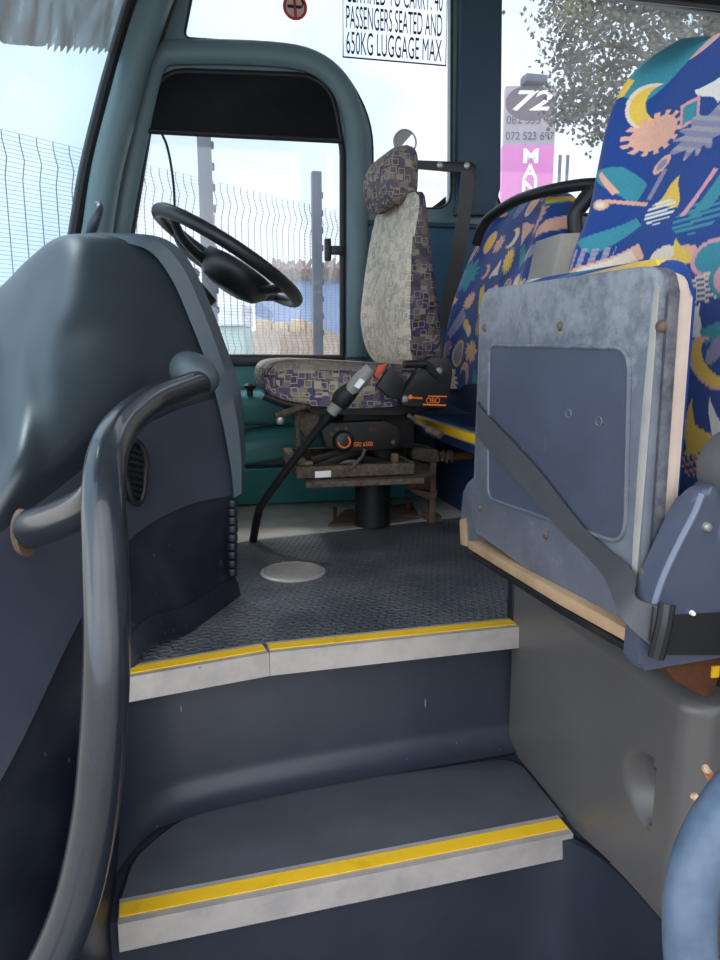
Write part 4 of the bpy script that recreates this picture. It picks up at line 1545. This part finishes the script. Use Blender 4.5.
# ------------------------------------------------------------------ FOLDING COURIER SEAT (right foreground)
fs = thing('folding_seat', 'folding front passenger seat with tipped up grey plastic cushion pan', 'folding seat', (0.75, 0.95, 0.115))
lev0 = [(0.30, 0.63, 0.265, 0.10), (0.45, 0.632, 0.275, 0.10), (0.60, 0.638, 0.285, 0.10), (0.75, 0.652, 0.29, 0.10), (0.84, 0.674, 0.272, 0.10), (0.92, 0.688, 0.272, 0.095), (0.98, 0.696, 0.266, 0.09), (1.015, 0.702, 0.250, 0.085), (1.038, 0.706, 0.220, 0.075), (1.051, 0.712, 0.165, 0.06), (1.056, 0.722, 0.10, 0.045)]
lvv = spline(lev0, 42)
bm = seat_back([tuple(r) for r in lvv], 0.935, 0.06, 0.035, NF=330, NB=40)
sbk_ = put('backrest', bm, m_bluefab, fs, sharp=80)
co = np.array([v.co[:] for v in sbk_.data.vertices])


def to_px(c):
    q = c - np.array([0, 0, CZ])
    r = q[:, 0] * _C - q[:, 1] * _S
    d = q[:, 0] * _S + q[:, 1] * _C
    fw = d * math.cos(PITCH) - q[:, 2] * math.sin(PITCH)
    upv = d * math.sin(PITCH) + q[:, 2] * math.cos(PITCH)
    return 360 + F_PX * r / fw, 480 - F_PX * upv / fw


front = co[np.arange(len(co)) % 370 < 330]
fpx, fpy = to_px(front)


def on_seat(px, py):
    k_ = np.argmin((fpx - px) ** 2 + (fpy - py) ** 2)
    return front[k_]


def shp(kind, px, py, rx, ry, rot, c1, c2=None):
    """A woven figure measured off the photo: its middle on the seat, its reach in seat millimetres across and up."""
    p = on_seat(px, py)
    return (kind, p[1], p[2], rx, ry, rot, c1, c2, 0.0030, 0.0015)


S1 = [
    shp('ell', 700, 38, 20, 11, 0.5, 'peach', 'pink'), shp('stroke', 668, 68, 26, 10, 0.68, 'teal'), shp('cres', 652, 108, 12, 24, 0.1, 'cream', 'yellow'),
    shp('gear', 657, 133, 17, 19, 0.2, 'peach'), shp('tri', 714, 86, 15, 15, 0.9, 'white'), shp('rect', 690, 112, 7, 12, 0.1, 'pink', 'teal'),
    shp('rag', 703, 132, 20, 17, 0.6, 'lilac', 'grey'), shp('stroke', 615, 86, 7, 10, -0.5, 'yellow'), shp('ring', 612, 137, 8, 6, -0.4, 'peach', 'yellow'),
    shp('tri', 673, 191, 11, 14, -0.4, 'yellow'), shp('ring', 662, 165, 5, 9, -0.5, 'peach', 'lilac'), shp('rect', 657, 185, 2.0, 14, -0.3, 'lilac'), shp('stripe', 660, 212, 12, 12, 0.1, 'white'),
    shp('stripe', 697, 217, 18, 15, 0.1, 'teal'), shp('stroke', 712, 195, 6, 14, -0.4, 'teal'), shp('rect', 699, 193, 2.0, 20, -0.4, 'pink'), shp('stroke', 622, 182, 8, 22, 0.6, 'teal'),
    shp('rect', 630, 203, 14, 1.8, -0.45, 'peach'), shp('rect', 607, 183, 1.6, 14, 0.4, 'peach'),
    shp('stroke', 614, 236, 18, 8, 0.6, 'teal'), shp('hatch', 588, 260, 12, 13, -0.1, 'lilac', 'grey'), shp('rect', 612, 266, 24, 9, 0.45, 'peach', 'cream'),
    shp('heart', 672, 256, 17, 18, -0.5, 'cream', 'peach'), shp('tri', 679, 250, 8, 14, 0.2, 'yellow'),
    shp('ell', 712, 258, 15, 17, 0.2, 'pink', 'teal'), shp('stripe', 705, 288, 22, 13, 0.45, 'cream'), shp('tri', 694, 318, 10, 14, -0.4, 'white'),
    shp('rect', 714, 332, 9, 7, 0.5, 'teal'), shp('cres', 711, 362, 14, 26, 0.5, 'peach', 'yellow'), shp('ell', 716, 350, 5, 14, -0.3, 'lilac'),
    shp('tri', 690, 415, 5, 15, -0.1, 'yellow'), shp('tri', 716, 425, 8, 24, 0.2, 'white'), shp('hatch', 690, 462, 8, 12, 0.6, 'peach', 'navy'),
    shp('rag', 716, 460, 14, 10, 0.2, 'lilac', 'cream'), shp('ring', 600, 205, 4, 6, 0.4, 'peach', 'cream'),
]
for yy, zz_, k_, c_, c2_ in ((0.80, 0.95, 'gear', 'peach', None), (0.76, 0.80, 'cres', 'yellow', 'cream'), (0.82, 0.70, 'ell', 'teal', 'pink'), (0.74, 0.62, 'rag', 'lilac', 'grey'), (0.86, 0.50, 'tri', 'yellow', None)):
    S1.append((k_, yy, zz_, 16, 20, 0.4, c_, c2_, 0.0030, 0.0015))
weave(sbk_, paint(co[:, 1:3], S1))

# cushion, tipped up: plastic pan (towards the front of the bus), foam, fabric
XPAN = 0.468
y_f, y_n = 1.205, 0.735
pan_o = [(1.20, 0.715), (1.205, 0.30), (1.20, 0.26), (0.745, 0.225), (0.735, 0.30), (0.738, 0.70)]
def panp(y):                       # the pan leans a little
    return XPAN + (1.2 - y) * 0.07
pano = round_poly([Vector((panp(y), y, z)) for y, z in [(1.20, 0.712), (1.205, 0.285), (0.735, 0.25), (0.742, 0.705)]], [.03, .02, .03, .03])
pan = put('cushion_pan', prism(pano, (0.016, 0, 0), 0.007, 3), m_pan, fs)
put('pan_rim', prism([v + Vector((0.012, 0, 0)) for v in pano], (0.018, 0, 0), 0.004, 2), m_panrim, fs)
# recessed field with a rounded rim line
r_px = [(489, 346), (610, 350), (613, 556), (487, 497)]
ro = round_poly([Vector((panp(PX(x, y, XPAN + .01).y) - 0.0005, PX(x, y, XPAN + .01).y, PX(x, y, XPAN + .01).z)) for x, y in [(494, 345), (616, 348), (611, 546), (492, 498)]], [.025, .03, .035, .025], 7)
put('panel_field', prism([v + Vector((-0.0012, 0, 0)) for v in ro], (0.003, 0, 0)), m_panrec, pan)
put('panel_rim', tube([v + Vector((-0.0005, 0, 0)) for v in ro], 0.0032, seg=8, closed=True), m_pan, pan)
for x, y in ((484, 328), (548, 326), (634, 326), (535, 536), (479, 508), (617, 575)):
    p = PX(x, y, XPAN)
    screw(pan, Vector((panp(p.y) + 0.001, p.y, p.z)), (-1, 0, 0), 0.0072, m_dusty)
# bleached vertical scuff down the near edge
sc_ = []
put('scuffed_edge', tube([Vector((panp(.75) + 0.001, 0.744, 0.68)), Vector((panp(.75) + .0005, 0.746, 0.5)), Vector((panp(.75) + .001, 0.748, 0.27))], [0.007, 0.009, 0.007], seg=10, n=4, flat=(0.12, 1), up=(-1, 0, 0)), m_worn, pan)
for x_, y_ in ((556, 414), (582, 422)):
    pc_ = PX(x_, y_, XPAN)
    put('scuff_mark', tube([Vector((panp(pc_.y) - 0.0016, pc_.y + 0.007 * math.cos(t), pc_.z + 0.006 * math.sin(t))) for t in np.linspace(0, 2 * math.pi, 16, endpoint=False)], 0.0014, seg=6, closed=True), m_pan, pan)
put('foam_edge', prism([v + Vector((0.031, 0, 0)) for v in round_poly([Vector((panp(y), y, z)) for y, z in [(1.19, 0.708), (1.19, 0.28), (0.748, 0.24), (0.752, 0.70)]], .03)], (0.024, 0, 0), 0.008, 3), m_foam, fs)
cov = prism([v + Vector((0.060, 0, 0)) for v in round_poly([Vector((panp(y), y, z)) for y, z in [(1.20, 0.726), (1.20, 0.28), (0.79, 0.25), (0.79, 0.722)]], .04)], (0.030, 0, 0), 0.012, 3)
bmesh.ops.subdivide_edges(cov, edges=cov.edges[:], cuts=24, use_grid_fill=True)
cv = put('fabric_cover', cov, m_bluefab, fs)
co = np.array([v.co[:] for v in cv.data.vertices])
weave(cv, paint(co[:, :2] * 1.0, [('ell', 0.58, 1.12, .05, .05, .2, 'cream', 'peach'), ('ell', 0.58, 0.98, .04, .03, .2, 'teal', None), ('ell', 0.6, 0.84, .05, .03, .2, 'yellow', 'cream')]))
# tan edge of the seat base below the pan, on a black frame
def bar3(pts, w, h, name, mat, parent):
    return put(name, tube(pts, 1.0, seg=4, flat=(h, w), up=(0, 0, 1)), mat, parent)
put('base_board', prism([PX(468, 541, .460), PX(560, 593, .473), PX(632, 632, .484), PX(632, 646, .484), PX(560, 605, .473), PX(468, 549, .460)], (0.035, 0.0, 0.0), 0.003), m_wood, fs)
put('base_frame', prism([PX(466, 549, .462), PX(560, 606, .474), PX(636, 649, .487), PX(636, 658, .487), PX(560, 614, .474), PX(466, 555, .462)], (0.03, 0.0, 0.0), 0.003), m_blacksteel, fs)
put('base_box', box((0.74, 0.84, 0.10), (0.95, 1.16, 0.235), 0.01), m_blacksteel, fs)
# far hinge cover, its broken end showing the board
put('hinge_cover', prism([PX(x, y, 0.50) for x, y in [(462, 492), (467, 482), (474, 476), (476, 548), (466, 546), (459, 525)]], (0.20, 0.02, 0), 0.006), m_pan, fs)
put('hinge_end', prism([PX(x, y, 0.495) for x, y in [(459, 520), (465, 518), (467, 547), (460, 545)]], (0.02, 0.01, 0), 0.003), m_wood, fs)
# near hinge cover
YH = 0.70
hco = round_poly([PY(x, y, YH) for x, y in [(637, 672), (640, 632), (655, 580), (685, 516), (700, 490), (790, 470), (800, 640), (735, 655)]], [.01, .02, .05, .05, .02, .02, .02, .02])
hcv = put('hinge_cover', prism(hco, (0, 0.03, 0), 0.008, 3), m_panrec, fs)
put('pale_edge', tube([PY(x, y, YH + 0.0) for x, y in [(652, 612), (662, 580), (678, 545), (694, 514), (702, 494)]], 0.0042, seg=8, n=4), P('pale blue edge', '646D7F', .5), hcv)
screw(hcv, PY(707, 527, YH - 0.001), (0, -1, 0), 0.006)
screw(hcv, PY(692, 613, YH - 0.001), (0, -1, 0), 0.0032, m_white)
# black recess where the belt disappears
put('belt_slot', prism(round_poly([PY(x, y, YH - 0.002) for x, y in [(664, 616), (735, 612), (735, 655), (664, 655)]], .004), (0, 0.004, 0)), m_rubber, hcv)
put('armrest_knob', lathe(PY(730, 466, 0.735), (0, -1, 0.0), [(0.046, 0), (0.047, 0.045), (0.042, 0.058), (0.028, 0.064)], 32), m_knob, fs)
# lap belt across the pan
def beltpt(x, y):
    p = PX(x, y, XPAN - 0.004)
    return Vector((panp(p.y) - 0.006, p.y, p.z))
bl = [beltpt(477, 401) + Vector((0.008, 0.003, 0)), beltpt(482, 409), beltpt(527, 466), beltpt(570, 530), beltpt(610, 572), PY(636, 596, .715), PY(660, 606, .690)]
br = [beltpt(476, 433) + Vector((0.008, 0.003, 0)), beltpt(481, 440), beltpt(513, 481), beltpt(547, 528), beltpt(584, 574), PY(622, 616, .715), PY(655, 648, .690)]
bstrap = ribbon(bl, br, 'lap_belt', m_belt, fs, thick=(-0.0025, -0.001, 0), n=6)
gd = put('belt_guide', tube([PY(667, 604, 0.686), PY(664, 625, 0.682), PY(656, 657, 0.684)], 0.0095, seg=10, n=3), m_black, fs)
put('belt_stitching', tube([PY(653, 606, .690), PY(649, 641, .690)], 0.0012, seg=6), m_black, bstrap)
# rusty foot bracket below the hinge
rf = put('foot_bracket', prism([PY(x, y, 0.745) for x, y in [(664, 668), (722, 655), (722, 672), (714, 697), (704, 698), (676, 682)]], (0, 0.05, 0), 0.004), m_rust, fs)
put('yellow_tab', box(PY(712, 678, 0.742) + Vector((0, 0, 0)), PY(720, 666, 0.742) + Vector((0, 0.004, 0))), m_yellow, rf)

# ------------------------------------------------------------------ PASSENGER SEAT behind the driver
ps = thing('passenger_seat', 'blue patterned passenger seat with black grab handle behind the driver', 'passenger seat', (1.0, 2.25, 0.352))
lev1 = [(0.47, 0.895, 0.30, 0.10), (0.52, 0.885, 0.335, 0.11), (0.62, 0.888, 0.345, 0.11), (0.75, 0.91, 0.345, 0.11), (0.88, 0.95, 0.335, 0.105), (0.98, 0.99, 0.31, 0.10), (1.05, 1.02, 0.26, 0.085), (1.085, 1.04, 0.19, 0.06), (1.095, 1.05, 0.14, 0.045)]
lvv = spline(lev1, 22)
bm = seat_back([tuple(r) for r in lvv], 2.29, 0.04, 0.02, NF=170, NB=30)
pb = put('backrest', bm, m_bluefab, ps, sharp=80)
kinds = ['heart', 'tri', 'ell', 'stroke', 'cres', 'stripe', 'gear', 'rag']
cc = ['peach', 'yellow', 'peach', 'teal', 'yellow', 'lilac', 'peach', 'cream']
S2 = []
k = 0
for iy in range(8):
    for iz in range(7):
        k += 1
        yy = 1.95 + iy * 0.096 + (0.045 if iz % 2 else 0) + rng.uniform(-.015, .015)
        zz_ = 0.51 + iz * 0.094 + rng.uniform(-.015, .015)
        kd = kinds[(k * 5 + iz) % 8]
        sz = rng.uniform(0.7, 1.2)
        S2.append((kd, yy, zz_, 0.046 * sz, 0.033 * sz if kd not in ('stroke',) else 0.018 * sz, rng.uniform(-1.2, 1.2), cc[(k * 3 + iy) % 8], cc[(k * 7 + 2) % 8] if kd in ('heart', 'cres', 'rag', 'ell') else None))
co = np.array([v.co[:] for v in pb.data.vertices])
weave(pb, paint(co[:, 1:3], S2))
m_seatbase = P('dark blue seat plastic', '24344C', 0.45)
put('seat_base', prism(round_poly([PX(x, y, 0.90) for x, y in [(442, 384), (450, 362), (480, 370), (600, 385), (600, 432), (470, 414), (446, 402)]], .04), (0.25, 0, 0), 0.012, 3), m_seatbase, ps)
def hp_(x, y, d):
    return PD(x, y, d)
gh = put('grab_handle', tube([hp_(476, 244, 2.47), hp_(482, 228, 2.44), hp_(493, 215, 2.40), hp_(520, 199, 2.28), hp_(560, 188, 2.16), hp_(596, 184, 2.08), hp_(606, 190, 2.06), hp_(600, 240, 2.06)], 0.0165, seg=14, n=6), m_black, ps)
put('handle_strut', tube([hp_(594, 188, 2.09), hp_(582, 204, 2.09), hp_(575, 216, 2.09), hp_(577, 240, 2.09)], [0.021, 0.023, 0.022, 0.022], seg=12, n=4), m_black, ps)
ar = [PD(535, 287, 1.98), PD(549, 234, 1.98), PD(572, 231, 1.98), PD(561, 287, 1.98)]
ab = prism([PD(547, 300, 1.93), PD(562, 233, 1.93), PD(582, 232, 1.93), PD(567, 300, 1.93)], (0.0, 0.16, 0), 0.010, 3)
put('armrest', ab, m_armrest, ps)
put('armrest_pivot', cyl(PD(552, 290, 2.0), PD(560, 290, 2.06) + Vector((0.10, 0.06, 0)), 0.02), m_black, ps)

# ------------------------------------------------------------------ handle by the door, right foreground
gh2 = thing('door_handle_bar', 'worn blue grey tubular handle in the bottom right corner by the door', 'grab handle', PD(700, 880, 0.56))
put('tube', tube([(0.71, 0.46, 0.33), (0.60, 0.49, 0.325), PD(760, 778, 0.61), PD(735, 800, 0.59), PD(708, 842, 0.565), (PD(692, 890, 0.55)), PD(690, 950, 0.54), PD(700, 1030, 0.53)], [0.026, 0.026, 0.026, 0.025, 0.0235, 0.0225, 0.0225, 0.0225], seg=24, n=6), m_handle2, gh2)
for x, y, d in ((710, 776, 0.76), (699, 804, 0.76)):
    pth = tube([PD(x - 5, y - 8, d), PD(x + 6, y + 8, d + .01)], [0.0045, 0.006], seg=10)
    put('rusty_bolt', pth, P('orange rust', 'A0622E', .8, var=(60, 'D8C0A8', .45, .6)), gh2)
struct('door_pillar', box((0.70, 0.38, -0.84), (0.88, 0.54, 2.0), 0.02), m_pillar)  # unseen door pillar that carries the handle bar

# ------------------------------------------------------------------ OUTSIDE: mesh fence
fo = PD(0, 350, 3.1)
fo = Vector((fo.x, fo.y, 0))
fang = math.radians(37)
# direction in the camera's level frame turned into bus axes
fd = Vector((math.sin(fang) * _C + math.cos(fang) * _S, -math.sin(fang) * _S + math.cos(fang) * _C, 0)).normalized()
fn = Vector((fd.y, -fd.x, 0))
fence = thing('mesh_fence', 'tall grey welded mesh security fence with bent wires outside the bus', 'fence', fo + fd * 1.2 + Vector((0, 0, -0.85)))
ZT = 1.51
def fpt(s, z, off=0):
    return fo + fd * s + Vector((0, 0, z)) + fn * off
def vb_off(z):
    o = 0
    for zc in (1.40, 0.62, -0.1):
        o += 0.026 * max(0, 1 - abs(z - zc) / 0.075)
    return o
zk = sorted({ZT, 1.475, 1.40, 1.325, 0.695, 0.62, 0.545, 0.0, -0.025, -0.1, -0.175, -0.84}, reverse=True)
panels = [(-1.6, 0.72), (0.72, 1.72), (1.72, 2.55), (2.55, 5.2)]
for a, b in panels:
    fb = bmesh.new()
    for s in np.arange(a + 0.01, b, 0.0762 if b < 1 else 0.0508):
        add_tube(fb, [fpt(s, z, vb_off(z)) for z in zk], 0.0024, seg=4, cap=False)
    for z in np.arange(-0.2, ZT + 0.001, 0.0180):
        off = vb_off(z)
        add_tube(fb, [fpt(a, z, off + .003), fpt(b, z, off + .003)], 0.0011, seg=3, cap=False)
    put('mesh_panel', fb, m_wire, fence, recalc=False)
def s_at(px):
    lo_s, hi_s = -2, 6
    for _ in range(50):
        m_ = (lo_s + hi_s) / 2
        q = fo + fd * m_
        xc = q.x * _C - q.y * _S
        d = q.x * _S + q.y * _C
        if 360 + F_PX * xc / d < px:
            lo_s = m_
        else:
            hi_s = m_
    return lo_s
for px, zt, wd in ((205, 2.15, 0.036), (310, 1.86, 0.030), (-140, 2.1, 0.035)):
    s = s_at(px)
    pbm = bmesh.new()
    c = fpt(s, 0, 0.075)
    if px == 310:
        zt = PD(318, 172, c.x * _S + c.y * _C).z
    add_box(pbm, (c.x - wd, c.y - wd, -0.85), (c.x + wd, c.y + wd, zt), 0.004)
    po = put('fence_post', pbm, m_post, fence)
    if px < 0:
        continue
    for z in np.arange(0.72, zt - 0.03, 0.105):
        q = Vector((c.x, c.y, 0)) + fd * (wd + 0.012) + Vector((0, 0, z))
        put('post_clip', box(q - Vector((0.014, 0.014, 0.018)), q + Vector((0.014, 0.014, 0.018)), 0.004), m_post, po)

# yard things beyond the fence
def yard_box(name, label, cat, px0, px1, py_t, d, depth, mat, z0=-0.85):
    a, b = PD(px0, 350, d), PD(px1, 350, d)
    zt = PD((px0 + px1) / 2, py_t, d).z
    vx_ = (b - a)
    vx_.z = 0
    nn = Vector((-vx_.y, vx_.x, 0)).normalized() * depth
    a.z = b.z = z0
    bmx = prism([a, b, b + nn, a + nn], (0, 0, zt - z0), 0.03)
    return a, b, nn, zt, bmx


a, b, nn, zt, bmx = yard_box('', '', '', 256, 372, 272, 9.2, 1.6, None)
sh = thing('sheeted_shelter', 'blue sheeted shelter under ragged brown thatch beyond the fence', 'shelter', (a + b) / 2)
put('blue_sheet', bmx, m_tarp, sh)
th_ = bmesh.new()
for i in range(90):
    t = i / 89
    p = a.lerp(b, t) - nn * 0.06
    p.z = zt + random.uniform(-0.05, 0.04)
    add_tube(th_, [p + Vector((0, 0, -0.03)), p + nn * 0.15 + Vector((random.uniform(-.08, .08), 0, random.uniform(0.06, 0.16)))], [0.05, 0.02], seg=5)
put('thatch_edge', th_, m_thatch, sh)
a, b, nn, zt, bmx = yard_box('', '', '', 247, 350, 331, 7.6, 0.12, None)
bmx.free()
rs = bmesh.new()
for i in range(110):
    p = a.lerp(b, i / 109)
    add_tube(rs, [p, p + Vector((0, 0, zt + 0.85 + random.uniform(-.05, .03)))], 0.012, seg=5)
rso = put('reed_screen', rs, m_reed)
tag(rso, 'pale brown reed screen standing low behind the mesh fence', 'screen')
a, b, nn, zt, bmx = yard_box('', '', '', 216, 244, 326, 6.0, 0.5, None)
kk = thing('green_kiosk', 'pale green hut with white roof behind the steering wheel outside', 'hut', (a + b) / 2)
put('body', bmx, m_kiosk, kk)
zr = PD(232, 303, 6.0).z
put('roof', prism([v + Vector((0, 0, zt + 0.85)) for v in (a - nn * .1, b - nn * .1, b + nn * 1.1, a + nn * 1.1)], (0, 0, zr - zt), 0.02), m_kioskw, kk)
cl_ = ['tan crate stacked behind the reed screen, nearest the steering wheel', 'tan crate behind the reed screen, second from the steering wheel', 'tan crate behind the reed screen, third from the steering wheel', 'tan crate behind the reed screen, next to the tall fence post']
for i in range(4):
    a, b, nn, zt, bmx = yard_box('', '', '', 256 + i * 17, 271 + i * 17, 319 + (i % 2) * 3, 8.0, 0.5, None)
    tag(put('crate', bmx, m_crate), cl_[i], 'crate', 'crates behind the reed screen')

# pylon sign
pd = 12.0
def sg(px, py, off=0.0):
    return PD(px, py, pd - off)
s0, s1 = sg(496, 350), sg(545, 350)
sv = (s1 - s0)
sv.z = 0
sw_ = sv.length
sv.normalize()
snn = Vector((-sv.y, sv.x, 0))
zT, zM, zB = sg(527, 86).z, sg(527, 145).z, -0.85
py_ = thing('pylon_sign', 'tall pink and grey roadside pylon sign with number 72', 'sign', Vector((s0.x, s0.y, -0.85)))
def sq(u0, u1, z0, z1, off, t):
    q = [s0 + sv * u0, s0 + sv * u1]
    pts = [Vector((q[0].x, q[0].y, z0)), Vector((q[1].x, q[1].y, z0)), Vector((q[1].x, q[1].y, z1)), Vector((q[0].x, q[0].y, z1))]
    return prism([p - snn * off for p in pts], snn * t)
put('pink_board', sq(0, sw_, zB, zM, 0, 0.15), m_pink, py_)
tp = put('grey_board', sq(0.02, sw_, zM, zT, 0, 0.15), m_greysign, py_)
oc = s0 + sv * (sw_ * 0.5) - snn * 0.004
zo = sg(527, 103).z
put('oval', prism([Vector((oc.x, oc.y, zo)) + sv * (0.39 * math.cos(t)) + Vector((0, 0, 0.26 * math.sin(t))) for t in np.linspace(0, 2 * math.pi, 40, endpoint=False)], snn * 0.003), m_oval, tp)
def stext(body, u, z, w, h, mat, par, name='lettering', shear=0, fat=0.03):
    o = s0 + sv * u - snn * 0.008
    return put(name, text(body, Vector((o.x, o.y, z)), sv, (0, 0, 1), w, h, shear=shear, fat=fat), mat, par, recalc=False)
stext('72', 0.13, sg(527, 111).z, 0.62, 0.30, m_signw, tp, shear=0.3, fat=0.02)
stext('082 553 44', 0.04, sg(527, 124).z, 0.76, 0.12, m_signd, tp, fat=0.01)
stext('072 523 697', 0.04, sg(527, 140).z, 0.76, 0.12, m_signd, tp, fat=0.01)
for ch, y in (('M', 156), ('A', 171.5), ('N', 187), ('G', 202.5)):
    stext(ch, sw_ * 0.40, sg(527, y).z - 0.11, 0.24, 0.22, m_signw, py_)
fl_ = s0 + sv * (sw_ * 0.55)
put('floodlight', box(Vector((fl_.x - 0.18, fl_.y - 0.12, zT + 0.02)), Vector((fl_.x + 0.18, fl_.y + 0.12, zT + 0.14)), 0.02), m_post, py_)
for u in (0.10, 0.22):
    q = s0 + sv * (sw_ + u)
    put('support_post', box(Vector((q.x - .02, q.y - .02, -0.85)), Vector((q.x + .02, q.y + .02, sg(555, 155).z)), 0.004), m_post, py_)

# leafy tree beside the sign
tr0 = PD(700, 350, 8.6)
tree = thing('leafy_tree', 'leafy green tree overhanging outside the passenger window', 'tree', Vector((tr0.x, tr0.y, -0.85)))
tb_ = tube([Vector((tr0.x, tr0.y, -0.85)), Vector((tr0.x + .1, tr0.y, 1.0)), Vector((tr0.x, tr0.y + .1, 3.0)), Vector((tr0.x - .2, tr0.y, 5.0))], [0.22, 0.18, 0.14, 0.06], seg=12, n=4)
put('trunk', tb_, m_bark, tree)
br_ = bmesh.new()
lf = bmesh.new()
clus = [(572, 20, .45), (588, 40, .5), (610, 15, .6), (640, 20, .6), (600, 75, .5), (580, 80, .4), (566, 98, .25), (580, 110, .32), (625, 90, .5), (650, 60, .6), (690, 30, .7), (600, 105, .35), (563, 117, .2), (597, 135, .2),
        (570, -20, .6), (620, -30, .7), (680, -20, .8), (720, 60, .8), (660, 110, .6), (700, 130, .7), (558, -5, .3), (590, 5, .5), (562, 58, .22), (740, 0, .9), (760, 100, .9)]
for px, py, rad in clus:
    c = PD(px, py, 8.4 + random.uniform(-.5, .7))
    add_tube(br_, [Vector((tr0.x, tr0.y, 2.2 + random.uniform(0, 2))), c.lerp(Vector((tr0.x, tr0.y, c.z + .3)), .4), c], [0.05, 0.03, 0.01], seg=6, n=3)
    nleaf = int(270 * rad / 0.5)
    for _ in range(nleaf):
        v = Vector(rng.normal(size=3)) * rad * 0.42
        v.z *= 0.8
        p = c + v
        u = Vector(rng.normal(size=3)).normalized()
        w = u.cross(Vector(rng.normal(size=3))).normalized()
        l, h_ = random.uniform(.045, .075), random.uniform(.02, .032)
        mid_ = p + u * l * .5 + w.cross(u) * .012
        q = [p, mid_ + w * h_, p + u * l, mid_ - w * h_]
        lf.faces.new([lf.verts.new(x) for x in q])
put('branches', br_, m_bark, tree)
cr = put('crown', lf, m_leaf, tree, recalc=False)
